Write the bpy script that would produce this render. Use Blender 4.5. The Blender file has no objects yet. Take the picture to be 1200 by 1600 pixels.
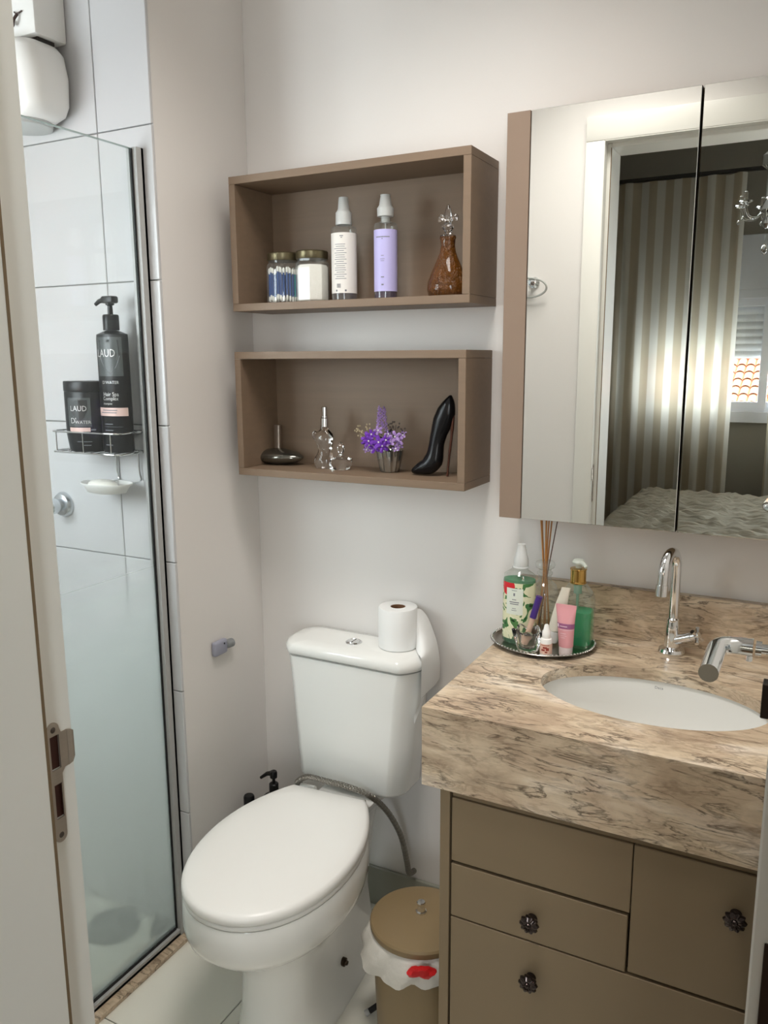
import bpy, bmesh, math, random
from mathutils import Vector, Matrix
rnd = random.Random(7)
PI = math.pi
S = bpy.context.scene
COL = S.collection

# ------------------------------------------------------------------ camera
cam_d = bpy.data.cameras.new('camera'); cam = bpy.data.objects.new('camera', cam_d); COL.objects.link(cam)
CP = Vector((1.2978, -1.74728, 1.45683)); yaw, pit, rol = .48467, .1867, -.00536
fw = Vector((-math.sin(yaw)*math.cos(pit), math.cos(yaw)*math.cos(pit), -math.sin(pit)))
rt = Vector((math.cos(yaw), math.sin(yaw), 0)); up = rt.cross(fw)
r2 = rt*math.cos(rol)+up*math.sin(rol); u2 = up*math.cos(rol)-rt*math.sin(rol)
M = Matrix((r2, u2, -fw)).transposed().to_4x4(); M.translation = CP
cam.matrix_world = M
cam_d.sensor_fit = 'VERTICAL'; cam_d.sensor_height = 36; cam_d.lens = 1276.69/1600*36
cam_d.clip_start = .02
S.camera = cam

# ------------------------------------------------------------------ world, daylight, exposure
W = bpy.data.worlds.new('overcast_sky'); S.world = W; W.use_nodes = True
bg = W.node_tree.nodes['Background']
bg.inputs[0].default_value = (.90, .96, 1.0, 1); bg.inputs[1].default_value = 6.0
def area(name, loc, direction, sx, sy, portal=True, energy=0, color=(1, 1, 1)):
    d = bpy.data.lights.new(name, 'AREA'); d.shape = 'RECTANGLE'; d.size = sx; d.size_y = sy
    o = bpy.data.objects.new(name, d); COL.objects.link(o); o.location = loc
    o.rotation_euler = Vector(direction).to_track_quat('-Z', 'Y').to_euler()
    d.energy = energy; d.color = color
    if portal: d.cycles.is_portal = True
    return o
area('unseen_window_daylight', (-.60, -1.29, 1.635), (0, 1, 0), .76, .77)  # portal of the unseen window added on the shower's front wall
area('bedroom_window_daylight', (1.0, -4.2, 1.6), (0, 1, 0), 1.5, 1.1)
area('added_door_daylight', (2.2, -4.2, 1.12), (0, 1, 0), .78, 2.2)  # portal of the balcony door added out of view
S.view_settings.view_transform = 'Standard'; S.view_settings.look = 'None'
S.view_settings.gamma = 1; S.view_settings.use_curve_mapping = False
S.view_settings.exposure = 1.12

# ------------------------------------------------------------------ materials
def lin(r, g, b):
    f = lambda c: (c/255/12.92) if c <= 10 else ((c/255+.055)/1.055)**2.4
    return (f(r), f(g), f(b), 1)
MATS = {}
def mat(name, col, rough=.5, metal=0, noise=.04, nscale=8, bump=0, bscale=60, stretch=(1, 1, 1), trans=0, ior=1.45, coat=0, spec=.5, alpha=1):
    if name in MATS: return MATS[name]
    m = bpy.data.materials.new(name); m.use_nodes = True; MATS[name] = m
    nt = m.node_tree; p = nt.nodes['Principled BSDF']
    p.inputs['Roughness'].default_value = rough; p.inputs['Metallic'].default_value = metal
    p.inputs['Transmission Weight'].default_value = trans; p.inputs['IOR'].default_value = ior
    p.inputs['Coat Weight'].default_value = coat; p.inputs['Specular IOR Level'].default_value = spec
    tc = nt.nodes.new('ShaderNodeTexCoord'); mp = nt.nodes.new('ShaderNodeMapping'); mp.inputs['Scale'].default_value = stretch
    nt.links.new(tc.outputs['Object'], mp.inputs['Vector'])
    n = nt.nodes.new('ShaderNodeTexNoise'); n.inputs['Scale'].default_value = nscale; n.inputs['Detail'].default_value = 4
    nt.links.new(mp.outputs[0], n.inputs['Vector'])
    mx = nt.nodes.new('ShaderNodeMix'); mx.data_type = 'RGBA'
    c = Vector(col[:3])
    mx.inputs[6].default_value = (*(c*(1-noise)), 1); mx.inputs[7].default_value = (*[min(1, v) for v in c*(1+noise)], 1)
    nt.links.new(n.outputs['Fac'], mx.inputs[0]); nt.links.new(mx.outputs[2], p.inputs['Base Color'])
    if bump:
        n2 = nt.nodes.new('ShaderNodeTexNoise'); n2.inputs['Scale'].default_value = bscale; n2.inputs['Detail'].default_value = 3
        nt.links.new(mp.outputs[0], n2.inputs['Vector'])
        b = nt.nodes.new('ShaderNodeBump'); b.inputs['Strength'].default_value = bump; b.inputs['Distance'].default_value = .01
        nt.links.new(n2.outputs['Fac'], b.inputs['Height']); nt.links.new(b.outputs[0], p.inputs['Normal'])
    return m
def thin_glass(name, tint=(1, 1, 1, 1), rough=.02, refl=1.0, haze=None, bump=0, film=0):
    """thin clear pane: see-through with a fresnel reflection"""
    if name in MATS: return MATS[name]
    m = bpy.data.materials.new(name); m.use_nodes = True; MATS[name] = m
    nt = m.node_tree; nt.nodes.remove(nt.nodes['Principled BSDF']); out = nt.nodes['Material Output']
    t = nt.nodes.new('ShaderNodeBsdfTransparent'); t.inputs[0].default_value = tint
    g = nt.nodes.new('ShaderNodeBsdfGlossy'); g.inputs['Roughness'].default_value = rough
    if bump:
        tb = nt.nodes.new('ShaderNodeTexCoord'); vo = nt.nodes.new('ShaderNodeTexVoronoi'); vo.inputs['Scale'].default_value = bump
        nt.links.new(tb.outputs['Object'], vo.inputs['Vector'])
        bp = nt.nodes.new('ShaderNodeBump'); bp.inputs['Strength'].default_value = .8; bp.inputs['Distance'].default_value = .004
        nt.links.new(vo.outputs['Distance'], bp.inputs['Height']); nt.links.new(bp.outputs[0], g.inputs['Normal'])
    lw = nt.nodes.new('ShaderNodeLayerWeight'); lw.inputs[0].default_value = .5
    pw = nt.nodes.new('ShaderNodeMath'); pw.operation = 'POWER'; pw.inputs[1].default_value = 4.5
    fr = nt.nodes.new('ShaderNodeMath'); fr.operation = 'MULTIPLY_ADD'; fr.inputs[1].default_value = .6*refl; fr.inputs[2].default_value = .035*refl
    nt.links.new(lw.outputs['Facing'], pw.inputs[0]); nt.links.new(pw.outputs[0], fr.inputs[0])
    mx = nt.nodes.new('ShaderNodeMixShader')
    nt.links.new(fr.outputs[0], mx.inputs[0]); nt.links.new(t.outputs[0], mx.inputs[1]); nt.links.new(g.outputs[0], mx.inputs[2])
    last = mx
    if film:
        tf = nt.nodes.new('ShaderNodeBsdfTranslucent'); tf.inputs[0].default_value = (.9, .92, .9, 1)
        df = nt.nodes.new('ShaderNodeBsdfDiffuse'); df.inputs[0].default_value = (.9, .92, .9, 1)
        ad = nt.nodes.new('ShaderNodeMixShader'); nt.links.new(tf.outputs[0], ad.inputs[1]); nt.links.new(df.outputs[0], ad.inputs[2])
        fm = nt.nodes.new('ShaderNodeMath'); fm.operation = 'MULTIPLY_ADD'; fm.inputs[1].default_value = film*3; fm.inputs[2].default_value = film
        nt.links.new(pw.outputs[0], fm.inputs[0])
        mq = nt.nodes.new('ShaderNodeMixShader'); nt.links.new(fm.outputs[0], mq.inputs[0])
        nt.links.new(mx.outputs[0], mq.inputs[1]); nt.links.new(ad.outputs[0], mq.inputs[2]); last = mq
    if haze:
        tc = nt.nodes.new('ShaderNodeTexCoord'); sp = nt.nodes.new('ShaderNodeSeparateXYZ')
        nt.links.new(tc.outputs['Object'], sp.inputs[0])
        mr = nt.nodes.new('ShaderNodeMapRange'); mr.interpolation_type = 'SMOOTHSTEP'
        mr.inputs[1].default_value = haze[0]; mr.inputs[2].default_value = haze[1]
        mr.inputs[3].default_value = haze[2]; mr.inputs[4].default_value = haze[3]
        nt.links.new(sp.outputs[2], mr.inputs[0])
        rf = nt.nodes.new('ShaderNodeBsdfRefraction'); rf.inputs['IOR'].default_value = 1.02; rf.inputs['Roughness'].default_value = .36
        rf.inputs[0].default_value = (.90, .95, .93, 1)
        tl = nt.nodes.new('ShaderNodeBsdfTranslucent'); tl.inputs[0].default_value = (.93, .97, .95, 1)
        m3 = nt.nodes.new('ShaderNodeMixShader'); m3.inputs[0].default_value = .42
        nt.links.new(rf.outputs[0], m3.inputs[1]); nt.links.new(tl.outputs[0], m3.inputs[2])
        m2 = nt.nodes.new('ShaderNodeMixShader')
        mf = nt.nodes.new('ShaderNodeMixShader'); mf.inputs[0].default_value = .015      # thin soap film all over
        nt.links.new(mx.outputs[0], mf.inputs[1]); nt.links.new(tl.outputs[0], mf.inputs[2])
        nt.links.new(mr.outputs[0], m2.inputs[0]); nt.links.new(mf.outputs[0], m2.inputs[1]); nt.links.new(m3.outputs[0], m2.inputs[2])
        last = m2
    nt.links.new(last.outputs[0], out.inputs[0])
    return m
def liquid(name, col, dens=.5):
    if name in MATS: return MATS[name]
    m = bpy.data.materials.new(name); m.use_nodes = True; MATS[name] = m
    nt = m.node_tree; p = nt.nodes['Principled BSDF']; out = nt.nodes['Material Output']
    p.inputs['Base Color'].default_value = col; p.inputs['Roughness'].default_value = .1
    t = nt.nodes.new('ShaderNodeBsdfTransparent'); t.inputs[0].default_value = col
    tl = nt.nodes.new('ShaderNodeBsdfTranslucent'); tl.inputs[0].default_value = col
    a = nt.nodes.new('ShaderNodeMixShader'); a.inputs[0].default_value = .5
    nt.links.new(p.outputs[0], a.inputs[1]); nt.links.new(tl.outputs[0], a.inputs[2])
    b = nt.nodes.new('ShaderNodeMixShader'); b.inputs[0].default_value = dens
    n = nt.nodes.new('ShaderNodeTexNoise'); n.inputs['Scale'].default_value = 20
    nt.links.new(t.outputs[0], b.inputs[1]); nt.links.new(a.outputs[0], b.inputs[2]); nt.links.new(b.outputs[0], out.inputs[0])
    return m
def solid_glass(name, col=(1, 1, 1, 1), rough=.0, ior=1.45, bump=0, bscale=80):
    if name in MATS: return MATS[name]
    m = bpy.data.materials.new(name); m.use_nodes = True; MATS[name] = m
    nt = m.node_tree; nt.nodes.remove(nt.nodes['Principled BSDF']); out = nt.nodes['Material Output']
    g = nt.nodes.new('ShaderNodeBsdfGlass'); g.inputs['Color'].default_value = col; g.inputs['Roughness'].default_value = rough; g.inputs['IOR'].default_value = ior
    if bump:
        tc = nt.nodes.new('ShaderNodeTexCoord'); v = nt.nodes.new('ShaderNodeTexVoronoi'); v.inputs['Scale'].default_value = bscale
        nt.links.new(tc.outputs['Object'], v.inputs['Vector'])
        b = nt.nodes.new('ShaderNodeBump'); b.inputs['Strength'].default_value = bump; b.inputs['Distance'].default_value = .004
        nt.links.new(v.outputs['Distance'], b.inputs['Height']); nt.links.new(b.outputs[0], g.inputs['Normal'])
    nt.links.new(g.outputs[0], out.inputs[0])
    return m
def stone_mat():
    m = bpy.data.materials.new('beige_marble'); m.use_nodes = True; MATS['stone'] = m
    nt = m.node_tree; p = nt.nodes['Principled BSDF']; L = nt.links.new
    p.inputs['Roughness'].default_value = .28
    tc = nt.nodes.new('ShaderNodeTexCoord')
    def noise(scale, st, detail=5, dist=0., rot=0., off=0.):
        mp = nt.nodes.new('ShaderNodeMapping'); mp.inputs['Scale'].default_value = st
        mp.inputs['Rotation'].default_value = (0, rot, .12); mp.inputs['Location'].default_value = (off, off*.7, off*.3)
        L(tc.outputs['Object'], mp.inputs[0])
        n = nt.nodes.new('ShaderNodeTexNoise'); n.inputs['Scale'].default_value = scale
        n.inputs['Detail'].default_value = detail; n.inputs['Distortion'].default_value = dist; n.inputs['Roughness'].default_value = .6
        L(mp.outputs[0], n.inputs['Vector']); return n.outputs['Fac']
    def ramp(v, stops):
        r = nt.nodes.new('ShaderNodeValToRGB'); cr = r.color_ramp
        while len(cr.elements) < len(stops): cr.elements.new(.5)
        for e, (pos, c) in zip(cr.elements, stops): e.position = pos; e.color = c
        L(v, r.inputs[0]); return r.outputs[0]
    def mathn(op, a, b=None):
        n = nt.nodes.new('ShaderNodeMath'); n.operation = op; n.use_clamp = op != 'SUBTRACT'
        for i, v in enumerate((a, b)):
            if v is None: continue
            if isinstance(v, (int, float)): n.inputs[i].default_value = v
            else: L(v, n.inputs[i])
        return n.outputs[0]
    def mixc(f, a, b):
        x = nt.nodes.new('ShaderNodeMix'); x.data_type = 'RGBA'
        L(f, x.inputs[0])
        for i, v in ((6, a), (7, b)):
            if isinstance(v, tuple): x.inputs[i].default_value = v
            else: L(v, x.inputs[i])
        return x.outputs[2]
    base = ramp(noise(6, (.8, 1.5, 2.2), 7, .8, .08), [(.28, lin(160, 141, 120)), (.42, lin(196, 175, 149)), (.53, lin(216, 197, 170)), (.68, lin(234, 221, 203))])
    blot = ramp(noise(11, (.7, 1.6, 1.6), 6, 1.5, .1, 3.), [(.45, (0, 0, 0, 1)), (.66, (1, 1, 1, 1))])
    base = mixc(mathn('MULTIPLY', blot, .4), base, lin(180, 152, 128))
    def veins(scale, st, w, rot, off, mlo, mhi):
        n = noise(scale, st, 6, .7, rot, off)
        d = mathn('ABSOLUTE', mathn('SUBTRACT', n, .5))
        line = ramp(d, [(0., (1, 1, 1, 1)), (w, (0, 0, 0, 1))])
        mask = ramp(noise(9, (.8, 1.4, 1.4), 4, 0, 0, off+5), [(mlo, (0, 0, 0, 1)), (mhi, (1, 1, 1, 1))])
        return mathn('MULTIPLY', line, mask)
    v1 = veins(15, (.5, 1.7, 2.6), .03, .12, 1.3, .40, .52)
    v2 = veins(34, (.5, 1.5, 2.2), .06, .2, 7.7, .40, .55)
    fl = ramp(noise(48, (.35, 1.1, 1.2), 4, .6, .2, 2.2), [(.56, (0, 0, 0, 1)), (.66, (1, 1, 1, 1))])
    c = mixc(mathn('MULTIPLY', v2, .42), base, lin(128, 104, 80))
    c = mixc(mathn('MULTIPLY', v1, .85), c, lin(74, 58, 44))
    c = mixc(mathn('MULTIPLY', fl, .4), c, lin(120, 98, 78))
    L(c, p.inputs['Base Color'])
    return m
STONE = stone_mat()
def braid_mat():
    m = mat('braided_steel', lin(150, 146, 138), .32, .9)
    nt = m.node_tree; w = nt.nodes.new('ShaderNodeTexWave'); w.inputs['Scale'].default_value = 110; w.bands_direction = 'DIAGONAL'
    tc = nt.nodes.new('ShaderNodeTexCoord'); nt.links.new(tc.outputs['Object'], w.inputs['Vector'])
    b = nt.nodes.new('ShaderNodeBump'); b.inputs['Strength'].default_value = .7; b.inputs['Distance'].default_value = .004
    nt.links.new(w.outputs['Fac'], b.inputs['Height']); nt.links.new(b.outputs[0], nt.nodes['Principled BSDF'].inputs['Normal'])
    return m
def fabric_mat(name, c1, c2, trans, scale):
    m = bpy.data.materials.new(name); m.use_nodes = True; MATS[name] = m
    nt = m.node_tree; p = nt.nodes['Principled BSDF']; out = nt.nodes['Material Output']; L = nt.links.new
    tc = nt.nodes.new('ShaderNodeTexCoord'); w = nt.nodes.new('ShaderNodeTexWave'); w.inputs['Scale'].default_value = scale; w.bands_direction = 'X'; w.wave_profile = 'SIN'
    L(tc.outputs['Object'], w.inputs['Vector'])
    r = nt.nodes.new('ShaderNodeValToRGB'); r.color_ramp.interpolation = 'LINEAR'
    r.color_ramp.elements[0].position = .42; r.color_ramp.elements[0].color = c1
    r.color_ramp.elements[1].position = .58; r.color_ramp.elements[1].color = c2
    L(w.outputs['Fac'], r.inputs[0]); L(r.outputs[0], p.inputs['Base Color']); p.inputs['Roughness'].default_value = .85
    t = nt.nodes.new('ShaderNodeBsdfTranslucent'); L(r.outputs[0], t.inputs[0])
    x = nt.nodes.new('ShaderNodeMixShader'); x.inputs[0].default_value = trans
    L(p.outputs[0], x.inputs[1]); L(t.outputs[0], x.inputs[2]); L(x.outputs[0], out.inputs[0])
    return m
def print_mat():
    """cream sleeve printed with green foliage and a red flower, as on the bottle"""
    m = bpy.data.materials.new('floral_print'); m.use_nodes = True; MATS['floral_print'] = m
    nt = m.node_tree; p = nt.nodes['Principled BSDF']; L = nt.links.new
    p.inputs['Roughness'].default_value = .25
    tc = nt.nodes.new('ShaderNodeTexCoord')
    n = nt.nodes.new('ShaderNodeTexNoise'); n.inputs['Scale'].default_value = 24; n.inputs['Detail'].default_value = 2; n.inputs['Distortion'].default_value = 1.9
    L(tc.outputs['Object'], n.inputs['Vector'])
    r = nt.nodes.new('ShaderNodeValToRGB'); r.color_ramp.interpolation = 'CONSTANT'; cr = r.color_ramp
    for _ in range(4): cr.elements.new(.5)
    for e, (q, c) in zip(cr.elements, [(0, lin(28, 58, 34)), (.33, lin(66, 118, 66)), (.42, lin(222, 222, 186)), (.58, lin(230, 228, 200)), (.62, lin(84, 132, 76)), (.69, lin(34, 66, 38))]):
        e.position = q; e.color = c
    L(n.outputs['Fac'], r.inputs[0])
    g = nt.nodes.new('ShaderNodeVectorMath'); g.operation = 'DISTANCE'; g.inputs[1].default_value = (-.022, -.030, .124)
    L(tc.outputs['Object'], g.inputs[0])
    lt = nt.nodes.new('ShaderNodeMath'); lt.operation = 'LESS_THAN'; lt.inputs[1].default_value = .021; L(g.outputs['Value'], lt.inputs[0])
    x = nt.nodes.new('ShaderNodeMix'); x.data_type = 'RGBA'; L(lt.outputs[0], x.inputs[0]); L(r.outputs[0], x.inputs[6]); x.inputs[7].default_value = lin(206, 42, 50)
    L(x.outputs[2], p.inputs['Base Color'])
    return m

PAINT = mat('warm_white_paint', lin(231, 227, 223), .6, noise=.012, nscale=3, bump=.02, bscale=200)
PAINT2 = mat('white_lacquer', lin(230, 228, 221), .35, noise=.01)
TILE = mat('glossy_white_tile', lin(204, 204, 205), .16, noise=.012)
GROUT = mat('grey_grout', lin(168, 168, 164), .8)
PORC = mat('porcelain_floor_tile', lin(232, 229, 217), .22, noise=.03, nscale=3)
SKIRT = mat('porcelain_skirting', lin(150, 150, 138), .3, noise=.03)
CERAM = mat('white_ceramic', lin(238, 238, 234), .08, noise=.005, coat=.4)
PLAST = mat('white_plastic', lin(240, 239, 235), .3, noise=.005)
LAM = mat('taupe_laminate', lin(128, 108, 89), .5, noise=.10, nscale=14, stretch=(.25, 3, 6), bump=.03, bscale=60)
LAMV = mat('taupe_laminate_plain', lin(132, 114, 89), .45, noise=.03, nscale=6, stretch=(.4, 2, 2))
PANE = thin_glass('window_pane', (.97, .98, .98, 1))
CHROME = mat('chrome', (.82, .83, .84, 1), .06, 1, noise=.01)
STEEL = mat('brushed_steel', lin(178, 168, 158), .38, 1, noise=.05, nscale=30, stretch=(1, 1, 8))
ALU = mat('aluminium', lin(176, 176, 174), .38, .0, noise=.03)
BLACK = mat('black_plastic', (.008, .008, .009, 1), .3, noise=.1, spec=.35)
RUBBER = mat('black_gasket', (.01, .01, .011, 1), .5)
DARKGAP = mat('shadow_gap_dark', lin(40, 34, 28), .7)
MIRROR = mat('mirror_silver', (.90, .92, .90, 1), .0, 1, noise=.0)
CLEAR = thin_glass('clear_thin_glass', (.96, .975, .965, 1), .03, 2.0, film=.06)
GLASS = solid_glass('cast_glass')
AMBER = mat('amber_glass', lin(106, 63, 16), .05, noise=.4, nscale=40, bump=.9, bscale=120, trans=.3, ior=1.3, coat=.6)
GOLD = mat('pale_gold_lid', lin(108, 99, 76), .35, .85, noise=.06)
GOLD2 = mat('polished_gold', lin(206, 170, 100), .16, 1)
WHITE = mat('white_paper', lin(238, 238, 236), .8, noise=.01)
INK = mat('grey_print', lin(120, 122, 128), .6)
BLACKINK = mat('dark_print', lin(40, 40, 46), .6)
SILVERINK = mat('silver_print', lin(200, 198, 196), .35, .3)
BRAID = braid_mat()
BEIGEPL = mat('beige_plastic', lin(136, 116, 84), .4, noise=.03)
BAG = mat('white_bin_bag', lin(214, 210, 202), .35, noise=.04, bump=.25, bscale=45)
GREENGL = liquid('green_liquid', (.13, .78, .46, 1), .45)
CURT = fabric_mat('striped_curtain', lin(196, 184, 162), lin(228, 224, 214), .5, 3.3)
BEDW = mat('bedroom_paint', lin(150, 146, 136), .7, noise=.02)
FLOWERP = mat('violet_petal', lin(110, 52, 170), .6, noise=.3, nscale=60)
FLOWERL = mat('lilac_petal', lin(172, 140, 200), .6, noise=.25, nscale=60)
LEAF = mat('dark_leaf', lin(44, 74, 42), .5, noise=.3, nscale=30)
FROST = mat('frosted_white_plastic', lin(222, 224, 222), .35, noise=.01, trans=.25)

# ------------------------------------------------------------------ mesh helpers
ORG = {}
def obj(name, bm, m, parent=None, smooth=True, ang=35):
    bmesh.ops.recalc_face_normals(bm, faces=bm.faces)
    if parent is not None: org = ORG[parent.name]
    else:
        xs = [v.co for v in bm.verts]
        org = Vector(((min(v.x for v in xs)+max(v.x for v in xs))/2, (min(v.y for v in xs)+max(v.y for v in xs))/2, min(v.z for v in xs)))
    for v in bm.verts: v.co -= org
    me = bpy.data.meshes.new(name); bm.to_mesh(me); bm.free()
    for x in (m if isinstance(m, (list, tuple)) else [m]): me.materials.append(x)
    if smooth:
        me.shade_smooth(); me.set_sharp_from_angle(angle=math.radians(ang))
    o = bpy.data.objects.new(name, me); COL.objects.link(o)
    if parent is not None: o.parent = parent
    else: o.location = org
    ORG[o.name] = org.copy()
    return o
def root(name, loc, label=None, cat=None, group=None, kind=None):
    o = bpy.data.objects.new(name, None); COL.objects.link(o); o.location = loc; ORG[o.name] = Vector(loc)
    o.empty_display_size = .03
    return tag(o, label, cat, group, kind)
def tag(o, label=None, cat=None, group=None, kind=None):
    if label: o['label'] = label
    if cat: o['category'] = cat
    if group: o['group'] = group
    if kind: o['kind'] = kind
    return o
def plabel(o, text): o['label'] = text; return o
def BM(): return bmesh.new()
def box(bm, x0, x1, y0, y1, z0, z1, bev=0, seg=2):
    vs = [bm.verts.new((x, y, z)) for x in (x0, x1) for y in (y0, y1) for z in (z0, z1)]
    F = [(0, 1, 3, 2), (4, 6, 7, 5), (0, 4, 5, 1), (2, 3, 7, 6), (0, 2, 6, 4), (1, 5, 7, 3)]
    fs = [bm.faces.new([vs[i] for i in f]) for f in F]
    if bev:
        es = list({e for f in fs for e in f.edges})
        bmesh.ops.bevel(bm, geom=es, offset=bev, segments=seg, affect='EDGES', profile=.5)
    return bm
def rings(bm, rs, cap=True, close=False):
    L = [[bm.verts.new(p) for p in r] for r in rs]; n = len(L[0])
    pairs = list(zip(L, L[1:])) + ([(L[-1], L[0])] if close else [])
    for a, b in pairs:
        for i in range(n): bm.faces.new((a[i], a[(i+1) % n], b[(i+1) % n], b[i]))
    if cap and not close:
        bm.faces.new(L[0]); bm.faces.new(list(reversed(L[-1])))
    return bm
def lathe(bm, c, prof, n=28, sx=1, sy=1, cap=True, rot=0, lobes=0, la=0):
    """prof: (radius, z) pairs; z relative to c.z"""
    rs = []
    for r, z in prof:
        r = max(r, 1e-5); ring = []
        for i in range(n):
            a = 2*PI*i/n+rot; q = r*(1+la*math.cos(lobes*a)) if lobes else r
            ring.append((c[0]+q*sx*math.cos(a), c[1]+q*sy*math.sin(a), c[2]+z))
        rs.append(ring)
    return rings(bm, rs, cap)
def spline(pts, k=8):
    P = [Vector(p) for p in pts]; out = []
    for i in range(len(P)-1):
        p0, p1, p2, p3 = P[max(i-1, 0)], P[i], P[i+1], P[min(i+2, len(P)-1)]
        for j in range(k):
            t = j/k
            out.append(.5*((2*p1)+(p2-p0)*t+(2*p0-5*p1+4*p2-p3)*t*t+(3*p1-p0-3*p2+p3)*t**3))
    return out+[P[-1]]
def tube(bm, pts, r, n=10, closed=False, cap=True):
    P = [Vector(p) for p in pts]; N = len(P); rs = []; prev = None
    R = r if isinstance(r, (list, tuple)) else [r]*N
    for i, p in enumerate(P):
        if closed: t = P[(i+1) % N]-P[i-1]
        else: t = P[min(i+1, N-1)]-P[max(i-1, 0)]
        t.normalize()
        if prev is None:
            a = Vector((0, 0, 1)) if abs(t.z) < .9 else Vector((1, 0, 0))
            u = t.cross(a).normalized()
        else: u = (prev-t*prev.dot(t)).normalized()
        prev = u; w = t.cross(u)
        rs.append([p+(u*math.cos(2*PI*k/n)+w*math.sin(2*PI*k/n))*R[i] for k in range(n)])
    return rings(bm, rs, cap, closed)
def loft_path(bm, pts, n=14):
    """pts: (x, y, z, half thickness in the xz plane, half depth in y)"""
    P = [Vector(p[:3]) for p in pts]; rs = []
    for i, p in enumerate(P):
        t = (P[min(i+1, len(P)-1)]-P[max(i-1, 0)]).normalized(); u = Vector((0, 1, 0)); w = t.cross(u).normalized()
        rs.append([p+w*pts[i][3]*math.cos(2*PI*k/n)+u*pts[i][4]*math.sin(2*PI*k/n) for k in range(n)])
    return rings(bm, rs)
def plate(bm, outer, holes, thick, f):
    """flat sheet with holes; f maps (a, b, depth) to space"""
    es = []
    for loop in [outer]+holes:
        vs = [bm.verts.new((a, b, 0)) for a, b in loop]
        es += [bm.edges.new((vs[i], vs[(i+1) % len(vs)])) for i in range(len(vs))]
    g = bmesh.ops.triangle_fill(bm, use_beauty=True, use_dissolve=False, edges=es)
    fs = [x for x in g['geom'] if isinstance(x, bmesh.types.BMFace)]
    e = bmesh.ops.extrude_face_region(bm, geom=fs)
    for v in [x for x in e['geom'] if isinstance(x, bmesh.types.BMVert)]: v.co.z += thick
    for v in bm.verts: v.co = Vector(f(v.co.x, v.co.y, v.co.z))
    return bm
def rrect(cx, cy, hx, hy, r, k=6):
    out = []
    for q, (sx, sy) in enumerate(((1, 1), (-1, 1), (-1, -1), (1, -1))):
        for j in range(k+1):
            a = PI/2*q+PI/2*j/k
            out.append((cx+sx*(hx-r)+r*math.cos(a), cy+sy*(hy-r)+r*math.sin(a)))
    return out
def ellipsoid(bm, c, rx, ry, rz, u=14, v=9):
    return lathe(bm, c, [(math.sin(PI*i/v) if 0 < i < v else .01, -rz*math.cos(PI*i/v)) for i in range(v+1)], u, rx, ry)
def patch(bm, c, r, a0, a1, z0, z1, n=10, sy=1):
    """open arc; angle 0 looks towards -y, positive towards +x"""
    A = [a0+(a1-a0)*i/n for i in range(n+1)]
    lo = [bm.verts.new((c[0]+r*math.sin(a), c[1]-r*sy*math.cos(a), z0)) for a in A]
    hi = [bm.verts.new((c[0]+r*math.sin(a), c[1]-r*sy*math.cos(a), z1)) for a in A]
    for i in range(n): bm.faces.new((lo[i], lo[i+1], hi[i+1], hi[i]))
    return bm
def text_bm(s, size, spread=1.0):
    cu = bpy.data.curves.new('lettering', 'FONT'); cu.body = s; cu.size = size; cu.align_x = 'CENTER'; cu.align_y = 'CENTER'; cu.resolution_u = 2; cu.space_character = spread
    o = bpy.data.objects.new('lettering', cu); COL.objects.link(o)
    dg = bpy.context.evaluated_depsgraph_get(); me = bpy.data.meshes.new_from_object(o.evaluated_get(dg))
    bm = BM(); bm.from_mesh(me); bpy.data.objects.remove(o); bpy.data.curves.remove(cu); bpy.data.meshes.remove(me)
    return bm
def text_cyl(s, size, c, r, ang, z, sy=1, spread=1.0, width=1.0):
    bm = text_bm(s, size, spread)
    for v in bm.verts:
        a = ang+v.co.x*width/r; v.co = Vector((c[0]+r*math.sin(a), c[1]-r*sy*math.cos(a), z+v.co.y))
    return bm
def text_plane(s, size, f):
    bm = text_bm(s, size)
    for v in bm.verts: v.co = Vector(f(v.co.x, v.co.y))
    return bm
def strips(c, r, lines, sy=1):
    """illegible small print: thin bars (angle centre, half angle, z, half height)"""
    bm = BM()
    for a, h, z, hz in lines: patch(bm, c, r, a-h, a+h, z-hz, z+hz, 4, sy)
    return bm
def clone(o, name=None):
    c = o.copy(); COL.objects.link(c)
    for ch in o.children:
        d = ch.copy(); COL.objects.link(d); d.parent = c
    ORG[c.name] = ORG.get(o.name, Vector())
    return c
def struct(name, bm, m, **k): return tag(obj(name, bm, m, **k), kind='structure')

# ------------------------------------------------------------------ room shell
XR, YF, YB, ZC = 1.345, -1.22, -.334, 2.55       # right wall, door wall, shower back wall, ceiling
struct('wall_back', box(BM(), -.02, XR+.1, 0, .1, 0, ZC), PAINT)
struct('wall_left', box(BM(), -.0124, 0, YB+.0082, -.0005, 0, ZC), PAINT)
struct('wall_right', box(BM(), XR, XR+.1, YF, 0, 0, ZC), PAINT)
struct('ceiling', box(BM(), -1.15, XR+.1, -1.36, .1, ZC, ZC+.1), PAINT)
cl = root('added_fill_light', (.70, -.75, ZC-.03), 'added flat white square fill light above the bathroom floor', 'fill light')  # lamp and panel added out of view as fill from above
b_ = BM(); box(b_, .44, .96, -1.01, -.49, ZC-.022, ZC-.0005, .004, 2); obj('housing', b_, PLAST, cl)
lo_ = area('added_fill_lamp', (.70, -.75, ZC-.026), (0, 0, -1), .48, .48, False, 4.6, (1, .95, .895)); lo_.data.spread = math.radians(125); lo_.parent = cl; lo_.location = (0, 0, .004)
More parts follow.
